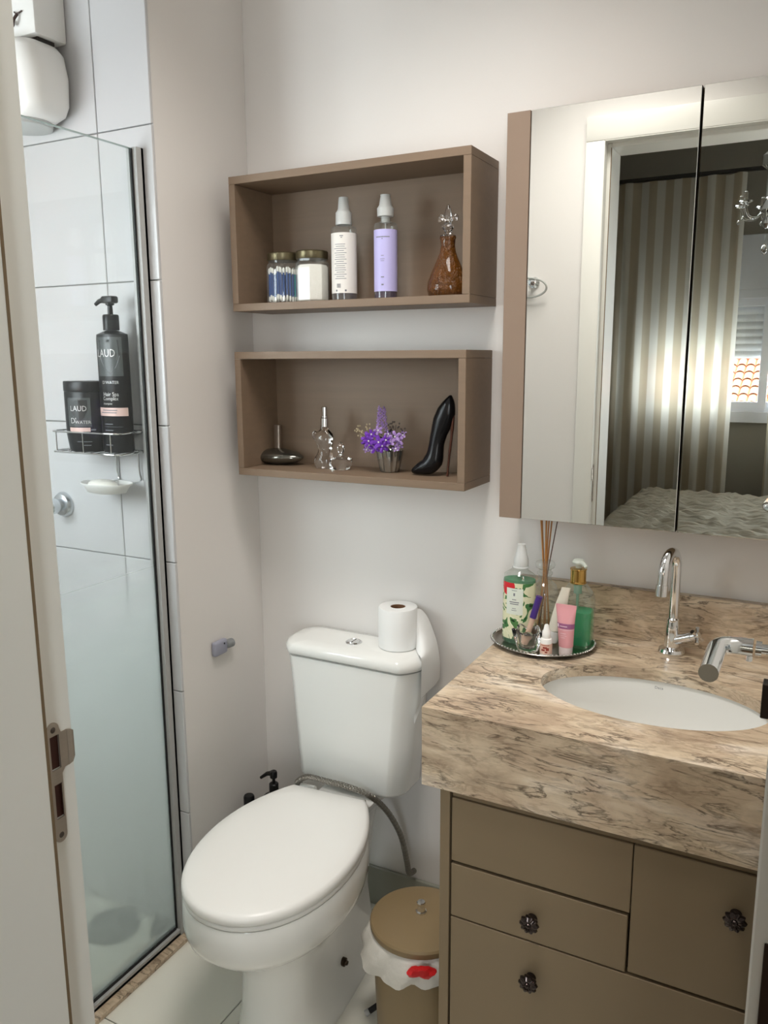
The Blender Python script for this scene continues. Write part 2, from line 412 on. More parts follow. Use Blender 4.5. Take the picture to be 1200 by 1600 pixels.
# shower back wall: grout bed with single tiles
ws = struct('wall_shower', box(BM(), -1.15, -.0125, YB+.008, -.02, 0, ZC), GROUT)
xs = [-1.05, -.609, -.157, .0008]; zs = [.012]+[.027+.32*i for i in range(1, 8)]+[ZC]
for i in range(3):
    for j in range(len(zs)-1):
        g = .0012
        obj('tile', box(BM(), xs[i]+g, xs[i+1]-(g if i < 2 else 0), YB, YB+.0079, zs[j]+g, zs[j+1]-g, .0012, 1), TILE, ws)
# shower side wall, and an unseen window added for daylight
wx_0, wx_1, wz0, wz1 = -.98, -.22, 1.25, 2.02
struct('wall_shower_side', box(BM(), -1.15, -1.05, YF-.14, YB, 0, ZC), TILE)
w1 = root('unseen_shower_window', (-.60, -1.29, wz0), kind='structure')
fb = BM()
for a, b in ((wx_0, wx_0+.04), (wx_1-.04, wx_1), (-.62, -.58)): box(fb, a, b, -1.31, -1.27, wz0, wz1)
for a, b in ((wz0, wz0+.04), (wz1-.04, wz1)): box(fb, wx_0, wx_1, -1.309, -1.271, a, b)
obj('window_frame', fb, ALU, w1)
obj('pane', box(BM(), wx_0+.04, -.62, -1.292, -1.288, wz0+.04, wz1-.04), PANE, w1)
obj('pane', box(BM(), -.58, wx_1-.04, -1.292, -1.288, wz0+.04, wz1-.04), PANE, w1)
# floor: tiles on a grout bed
fl = struct('floor', box(BM(), -1.05, XR+.1, -1.36, .1, -.1, -.004), GROUT)
fx = [-1.05, -.9649, -.365, .235, .835, XR]; fy = [-1.36, -1.23, -.63, -.03, 0]
for i in range(5):
    for j in range(4):
        obj('floor_tile', box(BM(), fx[i]+.0012, fx[i+1]-.0012, fy[j]+.0012, fy[j+1]-.0012, -.0039, 0, .001, 1), PORC, fl)
struct('baseboard_back', box(BM(), .0105, XR-.001, -.011, -.0005, 0.0005, .1133, .002, 1), SKIRT)
struct('baseboard_left', box(BM(), .0005, .010, YB+.02, -.0005, 0.0005, .1133, .002, 1), SKIRT)
# door wall (pieces around the opening)
JX0, JX1, DH = .65, 1.3275, 2.115
wf = BM(); box(wf, -1.05, wx_0, YF-.14, YF, 0, ZC); box(wf, wx_1, JX0-.032, YF-.14, YF, 0, ZC); box(wf, wx_0, wx_1, YF-.14, YF, 0, wz0); box(wf, wx_0, wx_1, YF-.14, YF, wz1, ZC); box(wf, JX1+.0, XR+.1, YF-.14, YF-.0002, 0, ZC); box(wf, JX0-.032, JX1, YF-.14, YF, DH+.03, ZC)
struct('wall_front', wf, PAINT)
# door frame: jamb lining, stop, casing
t1 = root('trim_1', (JX0, -1.25, 0), kind='structure')
HY = lambda a, b, d: (JX0-d, a, b)
holes = [[(-1.2345, 1.0515), (-1.2225, 1.0515), (-1.2225, 1.0875), (-1.2345, 1.0875)], [(-1.2335, .9985), (-1.2225, .9985), (-1.2225, 1.0355), (-1.2335, 1.0355)]]
obj('jamb', plate(BM(), [(-1.2455, 0), (-1.2065, 0), (-1.2065, DH), (-1.2455, DH)], holes, .03, HY), PAINT2, t1, False)
obj('bolt_pocket', box(BM(), JX0-.031, JX0-.0015, -1.2344, -1.2226, .9986, 1.0874), mat('bare_wood', lin(70, 34, 24), .7, noise=.2, stretch=(1, 1, .2)), t1)
obj('dark_strip', box(BM(), JX0+.0105, JX0+.0128, -1.2490, -1.2456, 0, DH-.0127), mat('shadow_line_brown', lin(120, 100, 74), .7), t1)  # brown strip on the stop's arris, its shadow line put into colour
obj('door_stop', box(BM(), JX0-.03, JX0+.0125, -1.375, -1.2458, 0, DH, .002, 1), PAINT2, t1)
obj('head_jamb', box(BM(), JX0+.0001, JX1, -1.2455, -1.2065, DH, DH+.03), PAINT2, t1)
obj('head_stop', box(BM(), JX0+.0127, JX1, -1.375, -1.2458, DH-.0125, DH+.029, .002, 1), PAINT2, t1)
cs = box(BM(), JX0-.06, JX0-.0005, YF+.0003, -1.2045, 0, DH+.002, .003, 2)
obj('casing', cs, PAINT2, t1); obj('casing', box(BM(), JX0-.06, JX1+.015, YF+.0003, -1.2045, DH+.0025, DH+.075, .003, 2), PAINT2, t1)
obj('hinge_jamb', box(BM(), JX1, XR-.0005, -1.375, YF+.0, 0, DH+.03), PAINT2, t1)
# strike plate on the jamb
sp = BM(); o_ = []
for i in range(13): a = PI*i/12; o_.append((-1.2298+.0072*math.cos(a), 1.0945+.0072*math.sin(a)))
for i in range(13): a = PI+PI*i/12; o_.append((-1.2298+.0072*math.cos(a), .9795+.0072*math.sin(a)))
o_ = o_[:13]+[(-1.237, 1.09)]+o_[13:26]+[(-1.2226, .99), (-1.2226, 1.045), (-1.2185, 1.05), (-1.2135, 1.05), (-1.2135, 1.0885), (-1.2205, 1.0885)]
hol = [[(-1.2345, 1.0515), (-1.2235, 1.0515), (-1.2235, 1.0875), (-1.2345, 1.0875)], [(-1.2335, .9985), (-1.2245, .9985), (-1.2245, 1.0355), (-1.2335, 1.0355)]]
plate(sp, o_, hol, .0014, lambda a, b, d: (JX0+.0002+d, a, b))
lipb = BM(); rings(lipb, [[(JX0+.0002, -1.2135, 1.05), (JX0+.0018, -1.2135, 1.05), (JX0+.0018, -1.2135, 1.0885), (JX0+.0002, -1.2135, 1.0885)],
      [(JX0+.0020, -1.2095, 1.052), (JX0+.0031, -1.2095, 1.052), (JX0+.0031, -1.2095, 1.0875), (JX0+.0020, -1.2095, 1.0875)],
      [(JX0+.0014, -1.2062, 1.057), (JX0+.0024, -1.2060, 1.057), (JX0+.0024, -1.2060, 1.085), (JX0+.0014, -1.2062, 1.085)]])
spo = obj('strike_plate', sp, STEEL, t1, False)
obj('lip', lipb, STEEL, spo)
for z in (1.094, .980):
    b = BM(); bmesh.ops.create_uvsphere(b, u_segments=12, v_segments=6, radius=.0034, matrix=Matrix.Translation((JX0+.0012, -1.2298, z)) @ Matrix.Diagonal((.35, 1, 1, 1)))
    obj('screw', b, mat('dark_screw', lin(84, 76, 70), .4, .6), spo)

# ------------------------------------------------------------------ door leaf on the right
DX = 1.2885
dr = root('door_1', (1.325, -1.2, .005), kind='structure')
obj('leaf', box(BM(), DX, DX+.035, -1.2, -.585, .006, 2.105, .0015, 1), PAINT2, dr)
hz = 1.092; hy = -.655
hb = BM(); box(hb, DX-.008, DX-.0002, hy-.025, hy+.025, hz-.025, hz+.025, .001, 1)
obj('rosette', hb, CHROME, dr)
hb = BM(); tube(hb, [(DX-.009, hy, hz), (1.257, hy, hz)], .0065, 12); tube(hb, [(1.262, hy, hz), (1.255, hy, hz)], .0095, 14)
pts = [(1.252, hy, hz), (1.235, hy, hz)]+[(1.235-.024*math.sin(a), hy-.024*(1-math.cos(a)), hz) for a in (PI/8, PI/4, 3*PI/8, PI/2)]+[(1.2105, -.76, hz-.004)]
tube(hb, pts, .0115, 18)
lv = obj('lever_handle', hb, CHROME, dr)
hb = BM(); tube(hb, [(1.248, hy, hz-.011), (1.248, hy, hz-.018)], .004, 8); obj('grub_screw', hb, CHROME, lv)
hb = BM(); box(hb, DX-.008, DX-.0002, hy-.025, hy+.025, hz-.095, hz-.045, .001, 1); obj('key_rosette', hb, CHROME, dr)
hb = BM(); tube(hb, [(DX-.008, hy, hz-.062), (1.276, hy, hz-.062)], .004, 8)
box(hb, 1.2665, 1.2765, hy-.011, hy+.011, hz-.088, hz-.042, .001, 1); obj('key', hb, mat('bronze_key', lin(60, 52, 46), .35, .8), dr)
for z in (.25, 1.035, 1.85):
    hb = BM(); box(hb, DX+.008, DX+.0345, -1.2022, -1.2002, z-.045, z+.035, .0005, 1); tube(hb, [(DX+.036, -1.2055, z-.045), (DX+.036, -1.2055, z+.035)], .004, 10)
    obj('hinge', hb, mat('dark_bronze', lin(62, 46, 36), .4, .7, noise=.15, nscale=40), dr)

# ------------------------------------------------------------------ shower screen, curb
st = obj('shower_threshold', box(BM(), -.085, -.006, -1.215, YB-.0005, .0003, .0125, .0015, 1), STONE)
tag(st, 'beige marble threshold strip on the floor under the shower screen', 'threshold')
GX = -.042
sc = root('shower_screen', (GX, -.75, .0128), 'tall clear glass shower screen with aluminium channel and black gasket', 'shower screen')
obj('glass_panel', box(BM(), GX-.004, GX+.004, -1.19, YB-.008, .026, 1.897), thin_glass('shower_glass', (.975, .99, .985, 1), .02, .8, (1.10, .72, 0., .9)), sc)
obj('glass_edge', box(BM(), GX-.004, GX+.004, -1.19, YB-.008, 1.8972, 1.8985), mat('glass_edge_green', lin(150, 168, 162), .2), sc)
ch = BM(); box(ch, GX-.012, GX-.0045, YB-.022, YB-.0006, .0128, 1.9); box(ch, GX+.0045, GX+.0165, YB-.022, YB-.0006, .0128, 1.9); box(ch, GX-.012, GX+.0165, YB-.007, YB-.0005, .0128, 1.9)
obj('wall_channel', ch, ALU, sc)
ch = BM(); box(ch, GX-.012, GX-.0045, -1.19, YB-.022, .0128, .036); box(ch, GX+.0045, GX+.0145, -1.19, YB-.022, .0128, .028); box(ch, GX-.012, GX+.0145, -1.19, YB-.022, .0127, .02)
obj('floor_channel', ch, ALU, sc)
ch = BM(); box(ch, GX+.0041, GX+.0062, YB-.0275, YB-.0222, .03, 1.897); box(ch, GX+.0041, GX+.0062, -1.19, YB-.0275, .0282, .035)
obj('gasket', ch, RUBBER, sc)

# ------------------------------------------------------------------ wall shelves
def shelf(x0, x1, z0, z1, d, label):
    t = .0168; r = root('wall_shelf', ((x0+x1)/2, -.001, z0), label, 'shelf', 'taupe box shelves on the back wall')
    g = .0004
    obj('top_panel', box(BM(), x0, x1, -d, -.001, z1-t, z1, .0006, 1), LAM, r, False)
    obj('bottom_panel', box(BM(), x0, x1, -d, -.001, z0, z0+t, .0006, 1), LAM, r, False)
    obj('side_panel', box(BM(), x0, x0+t, -d, -.001, z0+t+g, z1-t-g, .0006, 1), LAM, r, False)
    obj('side_panel', box(BM(), x1-t, x1, -d, -.001, z0+t+g, z1-t-g, .0006, 1), LAM, r, False)
    obj('back_panel', box(BM(), x0+t, x1-t, -.009, -.001, z0+t, z1-t), LAM, r, False)
shelf(.0609, .6586, 1.5657, 1.8654, .1568, 'upper taupe open box shelf holding jars and spray bottles')
shelf(.0582, .6521, 1.1771, 1.472, .1555, 'lower taupe open box shelf holding perfume bottles and flowers')
ZU, ZL = 1.5657+.0171, 1.1771+.0171

# ------------------------------------------------------------------ mirror cabinet
MD = -.1176; mz0, mz1 = 1.1215, 1.9245
mc = root('mirror_cabinet', (1.03, -.001, mz0), 'mirrored wall cabinet with two glass doors and taupe left stile', 'mirror cabinet')
obj('carcass', box(BM(), .7172, 1.34, -.097, -.001, mz0, mz1), LAMV, mc, False)
obj('stile', box(BM(), .7172, .7640, MD, -.0972, mz0, mz1, .0005, 1), mat('taupe_stile', lin(142, 122, 106), .45, noise=.03), mc, False)
for a, b in ((.7652, 1.0752), (1.0785, 1.34)):
    bd = BM(); box(bd, a, b, MD+.004, -.0975, mz0, mz1); d = obj('mirror_door', bd, DARKGAP, mc, False)
    obj('mirror_glass', box(BM(), a+.0004, b-.0004, MD, MD+.0039, mz0+.0006, mz1-.0006, .0008, 1), MIRROR, d, False)

# ------------------------------------------------------------------ vanity cabinet, counter, sink, tap
VY = -.53
v = root('vanity_cabinet', (1.03, -.27, .12), 'taupe vanity cabinet with drawers and a door below the stone counter', 'cabinet')
obj('side_panel', box(BM(), .766, .7845, VY, -.012, .12, .7145, .0006, 1), LAMV, v, False)
obj('carcass', box(BM(), .785, 1.335, VY+.02, VY+.032, .12, .7145), DARKGAP, v, False)
obj('rail', box(BM(), .7885, 1.3, VY+.0045, VY+.0198, .700, .7145), LAMV, v, False)
obj('false_panel', box(BM(), .7885, 1.0985, VY, VY+.0195, .5775, .6985, .001, 1), LAMV, v, False)
def knob(x, z, parent, k=1.18):
    b = BM(); c = (x, VY, z)
    def ringp(r, d, lob): return [(x+k*r*(1+lob*math.cos(10*a))*math.cos(a), VY-d, z+k*r*(1+lob*math.cos(10*a))*math.sin(a)) for a in [2*PI*i/60 for i in range(60)]]
    rings(b, [ringp(.0075, .0002, 0), ringp(.006, .010, 0), ringp(.0115, .013, .07), ringp(.0135, .017, .10), ringp(.0125, .0215, .10), ringp(.0075, .0245, .13), ringp(.004, .0235, .05), ringp(.003, .0255, 0), ringp(.0005, .0265, 0)])
    return obj('knob', b, mat('black_nickel', lin(70, 62, 60), .14, .9), parent, True, 28)
d1 = obj('drawer', box(BM(), .7885, 1.0962, VY, VY+.0195, .4685, .5715, .001, 1), LAMV, v, False); knob(.9395, .5138, d1)
d2 = obj('drawer', box(BM(), .7885, 1.3, VY, VY+.0195, .20, .4655, .001, 1), LAMV, v, False)
knob(.9406, .3994, d2)
d3 = obj('door', box(BM(), 1.1003, 1.3, VY, VY+.0195, .4715, .6985, .001, 1), LAMV, v, False); knob(1.2531, .6292, d3)
obj('plinth', box(BM(), .7885, 1.3, VY, VY+.0195, .12, .197, .001, 1), LAMV, v, False)
CT = .861
ct = root('countertop', (1.04, -.27, .715), 'beige veined marble vanity counter with deep front apron', 'countertop')
SCX, SCY, SA, SB = 1.077, -.309, .198, .126
hole = [(SCX+SA*math.cos(2*PI*i/64), SCY+SB*math.sin(2*PI*i/64)) for i in range(64)]
obj('slab', plate(BM(), [(.7341, -.5402), (1.343, -.5402), (1.343, -.0215), (.7341, -.0215)], [hole], .022, lambda a, b, d: (a, b, CT-d)), STONE, ct, True, 40)
obj('front_apron', box(BM(), .7341, 1.343, -.5402, -.5202, .7149, CT-.0222, .0008, 1), STONE, ct, False)
obj('side_apron', box(BM(), .7341, .7541, -.52, -.0215, .7149, CT-.0222), STONE, ct, False)
obj('backsplash', box(BM(), .7341, 1.343, -.0212, -.001, CT-.022, .971, .001, 1), STONE, ct, False)
sk = BM(); prof = [(1.10, 0), (1.03, 0), (1.015, -.012), (.99, -.05), (.93, -.09), (.78, -.122), (.5, -.138), (.2, -.143), (.09, -.145), (.09, -.152), (.24, -.153), (.55, -.148), (.85, -.132), (1.0, -.09), (1.06, -.03), (1.10, -.008)]
rings(sk, [[(SCX+SA*r*math.cos(2*PI*i/56), SCY+SB*r*math.sin(2*PI*i/56), CT-.0225+z) for i in range(56)] for r, z in prof], False, True)
so = root('sink_basin', (SCX, SCY, CT-.176), 'white oval ceramic basin set under the marble counter', 'sink')
obj('bowl', sk, CERAM, so, True, 50)
b = BM(); lathe(b, (SCX, SCY, CT-.1685), [(.016, 0), (.019, .002), (.015, .0035), (.006, .001)], 20); obj('drain', b, CHROME, so)
def sinkpt(x, y):   # a mark on the rear slope of the basin
    a = PI/2+.02-x/SA; rr = 1.0; z = -.012+y
    return (SCX+SA*rr*math.cos(a), SCY+SB*rr*math.sin(a)-.0006+.0*y, CT-.0225+z)
obj('printed_mark', text_plane('Deca', .0075, sinkpt), INK, so, False)
tp = root('sink_tap', (1.076, -.069, CT), 'chrome gooseneck tap with cross handle behind the basin', 'tap')
b = BM(); lathe(b, (1.076, -.069, CT+.0004), [(.0255, 0), (.0265, .004), (.024, .010), (.015, .014), (.0145, .035), (.0138, .06), (.0125, .066), (.0125, .072), (.010, .075)], 28); obj('tap_body', b, CHROME, tp)
pts = [(1.076, -.069, CT+.07), (1.076, -.069, 1.0), (1.076, -.069, 1.043)]
for i in range(1, 13): a = PI*i/12; pts.append((1.076-.012*(1-math.cos(a))/2, -.069-.041*(1-math.cos(a)), 1.043+.036*math.sin(a)))
pts += [(1.0635, -.151, 1.03), (1.063, -.152, 1.012)]
b = BM(); tube(b, pts, .0102, 16); obj('spout', b, CHROME, tp)
b = BM(); tube(b, [(1.063, -.152, 1.024), (1.0627, -.1525, 1.002)], .0118, 16); obj('aerator', b, CHROME, tp)
b = BM(); h0 = Vector((1.080, -.072, CT+.028)); h1 = Vector((1.121, -.085, CT+.047)); hd = (h1-h0).normalized()
tube(b, [h0, h0+hd*.034], .0098, 16); tube(b, [h0+hd*.034, h0+hd*.040], .0108, 16); tube(b, [h0+hd*.040, h0+hd*.049], .0085, 16); obj('valve_branch', b, CHROME, tp)
b = BM(); hc = h0+hd*.052; s1 = hd.cross(Vector((0, 0, 1))).normalized(); s2 = s1.cross(hd)
for k in range(4):
    a = PI/4*.9+PI/2*k; q = s1*math.cos(a)+s2*math.sin(a)
    tube(b, [hc, hc+q*.009, hc+q*.018], [.0042, .0032, .0044], 10)
tube(b, [hc-hd*.004, hc+hd*.005], .0065, 14); obj('cross_handle', b, CHROME, tp)

# ------------------------------------------------------------------ toilet
TX = .350
to = root('toilet', (TX, -.35, 0), 'white ceramic close-coupled toilet with its lid closed', 'toilet')
def outline(L, u0, Wd, wb, ox, oy, ang, n=64, sc=1., z=0., p=2.0):
    """egg outline; u runs to the front (-y)"""
    half = []
    k = n//2
    for i in range(k+1):
        t = i/k
        u = L*(1-math.cos(PI*t))/2
        if u >= u0: q = (u-u0)/(L-u0); w = Wd*max(0, 1-q**p)**(1/p)
        else: w = wb+(Wd-wb)*math.sin(PI/2*(u/u0)**.85)
        half.append((u, w))
    pts = [(w, u) for u, w in half]+[(-w, u) for u, w in reversed(half[1:-1])]
    pts = [(0 if (i == 0) else x, u) for i, (x, u) in enumerate(pts)] if wb == 0 else pts
    c, s = math.cos(ang), math.sin(ang); um = L*.5; out = []
    for x, u in pts:
        x, u2_ = x*sc, um+(u-um)*sc
        y = -u2_
        out.append((ox+x*c-y*s*1.0, oy+y*c+x*s*1.0, z))
    return out
LO = dict(L=.487, u0=.235, Wd=.173, wb=.096, ox=.331, oy=-.201, ang=math.radians(4.5), p=2.12)
def lo(z, sc=1., **k): d = dict(LO); d.update(k); return outline(z=z, sc=sc, **d)
b = BM(); rings(b, [lo(.408, .965), lo(.4085, .992), lo(.412, 1.0), lo(.420, .999), lo(.4255, .985), lo(.4295, .95), lo(.4325, .8), lo(.4340, .5), lo(.4345, .15)]); lid = obj('lid', b, PLAST, to, True, 60)
b = BM(); rings(b, [lo(.396, .95), lo(.3962, .985), lo(.399, .992), lo(.404, .992), lo(.4065, .985), lo(.4068, .95)]); obj('seat', b, PLAST, to, True, 60)
def ped(z, L, u0, Wd, wb, oy, sc=1, p=2.3): return outline(L, u0, Wd, wb, TX+.004, oy, math.radians(2), sc=sc, z=z, p=p)
b = BM()
rings(b, [ped(0.0005, .43, .30, .100, .080, -.145), ped(.012, .43, .30, .100, .080, -.145), ped(.03, .424, .30, .094, .075, -.145), ped(.10, .405, .29, .083, .062, -.155), ped(.18, .395, .29, .079, .056, -.16),
          ped(.225, .40, .27, .084, .06, -.165, p=2.1), lo(.262, .76, L=.45, wb=.05, oy=-.20, ang=math.radians(4)), lo(.296, .91, wb=.07, oy=-.201), lo(.316, .98, wb=.09), lo(.335, 1.003), lo(.36, 1.004), lo(.388, .998), lo(.3945, .985), lo(.3950, .9)])
bowl = obj('bowl', b, CERAM, to, True, 50)
b = BM(); rings(b, [[(x, y, z) for x, y in rrect(TX, -.135+oy, hx, hy, .022)] for z, hx, hy, oy in ((.22, .030, .08, -.02), (.30, .036, .09, -.02), (.355, .046, .10, -.02), (.374, .070, .112, -.01), (.395, .076, .115, -.01), (.3985, .072, .112, -.01))])
obj('deck', b, CERAM, to, True, 50)
for s in (-1, 1):
    bb = BM(); lathe(bb, (0, 0, 0), [(.010, -.012), (.010, .004), (.006, .0055), (.005, .010), (.001, .011)], 14)
    for v_ in bb.verts: z_ = v_.co.z; v_.co = Vector((TX+.006+s*(.088+z_), -.335+v_.co.x, .098+v_.co.y))
    plabel(obj('floor_bolt', bb, mat('dark_brass', lin(70, 58, 46), .35, .8), to), 'dark brass floor bolt')
for s in (-.07, .07):
    bb = BM(); tube(bb, [(.331+s-.02, -.192, .411), (.331+s+.02, -.189, .411)], .009, 12); obj('lid_hinge', bb, PLAST, to)
def tank(hx, y0, y1, bow, r, z, cx=.3425):
    pts = rrect(cx, (y0+y1)/2, hx, (y1-y0)/2, r, 12); out = []
    for x, y in pts:
        f = 1-((x-cx)/hx)**2
        if y < (y0+y1)/2: y -= bow*f*min(1, ((y0+y1)/2-y)/((y1-y0)/2))
        out.append((x, y, z))
    return out
b = BM(); rings(b, [tank(.130, -.13, -.03, .025, .035, .4125, .348), tank(.146, -.143, -.018, .028, .04, .418, .348), tank(.153, -.148, -.016, .032, .04, .43, .348), tank(.163, -.143, -.016, .040, .04, .55, .347), tank(.178, -.134, -.016, .047, .04, .70), tank(.184, -.132, -.016, .048, .04, .7315), tank(.174, -.125, -.022, .046, .036, .7325)])
obj('tank', b, CERAM, to, True, 50)
b = BM(); rings(b, [tank(.167, -.118, -.03, .044, .036, .7327), tank(.170, -.121, -.02, .046, .036, .7362), tank(.181, -.131, -.012, .048, .04, .7364), tank(.188, -.134, -.010, .049, .04, .7372), tank(.1895, -.136, -.009, .050, .042, .742), tank(.1895, -.136, -.009, .050, .042, .754), tank(.183, -.133, -.011, .049, .042, .7625), tank(.174, -.125, -.016, .046, .042, .7672), tank(.145, -.105, -.03, .035, .03, .7687), tank(.05, -.09, -.05, .01, .015, .769)])
obj('tank_lid', b, CERAM, to, True, 50)
b = BM(); lathe(b, (.3383, -.088, .768), [(.0205, 0), (.0205, .003), (.018, .005), (.0165, .0035), (.0155, .0035), (.0145, .0055), (.001, .006)], 28)
fbn = obj('flush_button', b, CHROME, to); bb = BM(); box(bb, .3378, .3388, -.102, -.074, .7728, .7744); obj('split', bb, DARKGAP, fbn)
# braided hose
hp = spline([(.222, -.168, .4035), (.234, -.194, .424), (.27, -.203, .4490), (.33, -.206, .4535), (.385, -.203, .452), (.434, -.190, .436), (.458, -.145, .378), (.466, -.088, .285), (.469, -.06, .20), (.469, -.045, .155), (.469, -.016, .143)], 30)
b = BM(); tube(b, hp, [.0075 if i % 4 < 2 else .0066 for i in range(len(hp))], 12); ho = obj('supply_hose', b, BRAID)
tag(ho, 'braided steel water hose curving from the toilet tank to the wall', 'hose')

# toilet paper
tr = root('toilet_paper', (.446, -.0585, .7692), 'toilet paper roll standing on the tank lid with a loose sheet hanging', 'toilet paper')
b = BM(); c = (.446, -.0600, .7697); rings(b, [[(c[0]+r*math.cos(2*PI*i/40), c[1]+r*math.sin(2*PI*i/40), c[2]+z) for i in range(40)] for r, z in ((.0185, .0), (.046, 0), (.0475, .002), (.0475, .097), (.046, .0995), (.0185, .0995))], False, True)
obj('roll', b, WHITE, tr)
b = BM(); rings(b, [[(c[0]+r*math.cos(2*PI*i/28), c[1]+r*math.sin(2*PI*i/28), c[2]+z) for i in range(28)] for r, z in ((.0168, .0), (.0182, 0), (.0182, .0985), (.0168, .0985))], False, True)
plabel(obj('core', b, mat('cardboard', lin(128, 92, 66), .8), tr), 'brown cardboard core')
b = BM(); R0 = []
path = [(.487, -.055, .872, .770), (.4965, -.040, .868, .772), (.507, -.032, .850, .766), (.520, -.034, .825, .752), (.534, -.040, .79, .735), (.5445, -.046, .755, .712), (.548, -.050, .72, .686), (.5485, -.052, .695, .668)]
top, bot = [], []
for x, y, zt, zb in path:
    pass
# sheet as a strip whose width runs front to back as it falls
sh = [((.492, -.050, .8665), (.492, -.056, .7715)), ((.499, -.040, .862), (.500, -.072, .7705)), ((.509, -.030, .842), (.513, -.092, .770)), ((.521, -.023, .812), (.5265, -.106, .7695)), ((.5345, -.020, .775), (.5345, -.112, .762)), ((.5415, -.019, .730), (.5355, -.113, .720)), ((.5405, -.020, .690), (.5340, -.113, .668))]
P0 = spline([s[0] for s in sh], 4); P1 = spline([s[1] for s in sh], 4)
vs = []
for i, (a, e) in enumerate(zip(P0, P1)):
    row = []
    for k in range(9):
        t = k/8; q = a.lerp(e, t); q = q+Vector((.0022*math.sin(6*t+i*.25)*min(1, i/8), 0, 0)); row.append(b.verts.new(q))
    vs.append(row)
for i in range(len(vs)-1):
    for k in range(8): b.faces.new((vs[i][k], vs[i][k+1], vs[i+1][k+1], vs[i+1][k]))
obj('hanging_sheet', b, WHITE, tr)
b = BM(); tl = [((.5345, -.098, .671), (.5335, -.114, .669)), ((.531, -.105, .650), (.529, -.118, .652)), ((.5255, -.112, .630), (.522, -.121, .636)), ((.522, -.117, .617), (.5185, -.121, .624)), ((.5185, -.119, .606), (.5182, -.1192, .608))]
A0 = spline([s[0] for s in tl], 4); A1 = spline([s[1] for s in tl], 4); q0 = [b.verts.new(p) for p in A0]; q1 = [b.verts.new(p) for p in A1]
for i in range(len(q0)-1): b.faces.new((q0[i], q0[i+1], q1[i+1], q1[i]))
obj('torn_tail', b, WHITE, tr)

# pump bottles behind the toilet
def black_pump(x, y, h, label, head=True):
    r = root('pump_bottle', (x, y, 0), label, 'bottle', 'black bottles on the floor behind the toilet')
    b = BM(); lathe(b, (x, y, 0.0006), [(.030, 0), (.032, .004), (.032, h-.075), (.028, h-.062), (.012, h-.056), (.012, h-.052)], 24); obj('body', b, BLACK, r)
    b = BM()
    if head:
        lathe(b, (x, y, h-.052), [(.0125, 0), (.0125, .026), (.0105, .028), (.0045, .0285), (.004, .042), (.0095, .044), (.010, .058), (.008, .062)], 18)
        tube(b, [(x, y, h+.004), (x-.018, y-.004, h+.0), (x-.036, y-.008, h-.014)], [.008, .0055, .004], 10)
    else: lathe(b, (x, y, h-.052), [(.013, 0), (.0145, .004), (.0145, .034), (.012, .038)], 18)
    obj('pump_head' if head else 'cap', b, BLACK, r)
black_pump(.1065, -.12, .375, 'black pump bottle on the floor behind the toilet, its nozzle showing above the lid')
black_pump(.050, -.155, .333, 'black capped bottle on the floor beside the pump bottle behind the toilet', False)

# holder fitting on the side wall
r = root('paper_holder_bracket', (.0005, -.19, .72), 'small blue-grey plastic bracket left on the painted side wall', 'bracket')
b = BM(); box(b, .0006, .016, -.222, -.172, .718, .756, .006, 3); obj('plate', b, mat('blue_grey_plastic', lin(158, 160, 176), .4), r)
b = BM(); tube(b, [(.009, -.175, .738), (.010, -.150, .736)], .0115, 14); obj('stub', b, mat('grey_plastic', lin(140, 144, 146), .45), r)
b = BM(); lathe(b, (0, 0, 0), [(.0024, 0), (.0024, .0008), (.0005, .001)], 10)
for v_ in b.verts: v_.co = Vector((.0160+v_.co.z, -.187+v_.co.x, .746+v_.co.y))
obj('screw', b, BLACKINK, r)

# ------------------------------------------------------------------ waste bin, liner
BX, BY = .637, -.335
obj('back_panel', box(BM(), .785, 1.335, -.03, -.012, .12, .66), LAMV, v, False)
r = root('waste_bin', (BX, BY, 0), 'beige plastic pedal bin with round lid between the toilet and vanity', 'bin')
b = BM(); rings(b, [[(x, y, z) for x, y in rrect(BX, BY, h, h, rr, 8)] for z, h, rr in ((.0006, .078, .045), (.006, .081, .048), (.20, .090, .06), (.257, .092, .066), (.257, .088, .062), (.02, .076, .042))]); obj('body', b, BEIGEPL, r)
b = BM(); lathe(b, (BX, BY, .262), [(.100, 0), (.106, .0), (.108, .004), (.108, .013), (.105, .017), (.09, .020), (.02, .022)], 48); ld = obj('lid', b, BEIGEPL, r)
b = BM(); lathe(b, (BX-.003, BY+.010, .2838), [(.012, 0), (.0125, .004), (.0095, .006), (.0085, .016), (.0095, .018), (.0098, .024), (.0085, .026), (.001, .0265)], 8, rot=.3); obj('knob', b, CHROME, ld, True, 25)
b = BM(); tube(b, [(.556, -.322, .035), (.540, -.333, .028), (.519, -.352, .013)], [.0065, .0065, .0065], 10); pd = obj('pedal', b, BLACK, r)
b = BM(); tube(b, [(.519, -.352, .013), (.5125, -.358, .0085)], .0075, 10); plabel(obj('pedal_tip', b, ALU, pd), 'metal tip of the pedal')
b = BM(); rs = []
for j, (z, rr, amp) in enumerate(((.2612, .103, .0), (.2595, .1045, .0006), (.250, .108, .002), (.235, .113, .003), (.218, .115, .004), (.206, .114, .004), (.199, .113, .005))):
    ring = []
    for i in range(96):
        a = 2*PI*i/96; sk_ = math.exp(-((a-3.75)/.5)**2)*.016+math.exp(-((a-3.1)/.35)**2)*.010
        q = rr+amp*(math.sin(9*a+j*.6)+.6*math.sin(17*a+1.3*j))+sk_*j/6
        zz = z-(.007*math.sin(3*a+1)+.003*math.sin(11*a))*max(0, j-2)/4
        x = BX+q*math.cos(a); x = min(x, .757); ring.append((x, BY+q*math.sin(a), zz))
    rs.append(ring)
rings(b, rs, False); bl = obj('bin_liner', b, BAG, None, True, 80)
tag(bl, 'white plastic bin bag folded over the rim of the beige bin', 'bin bag')
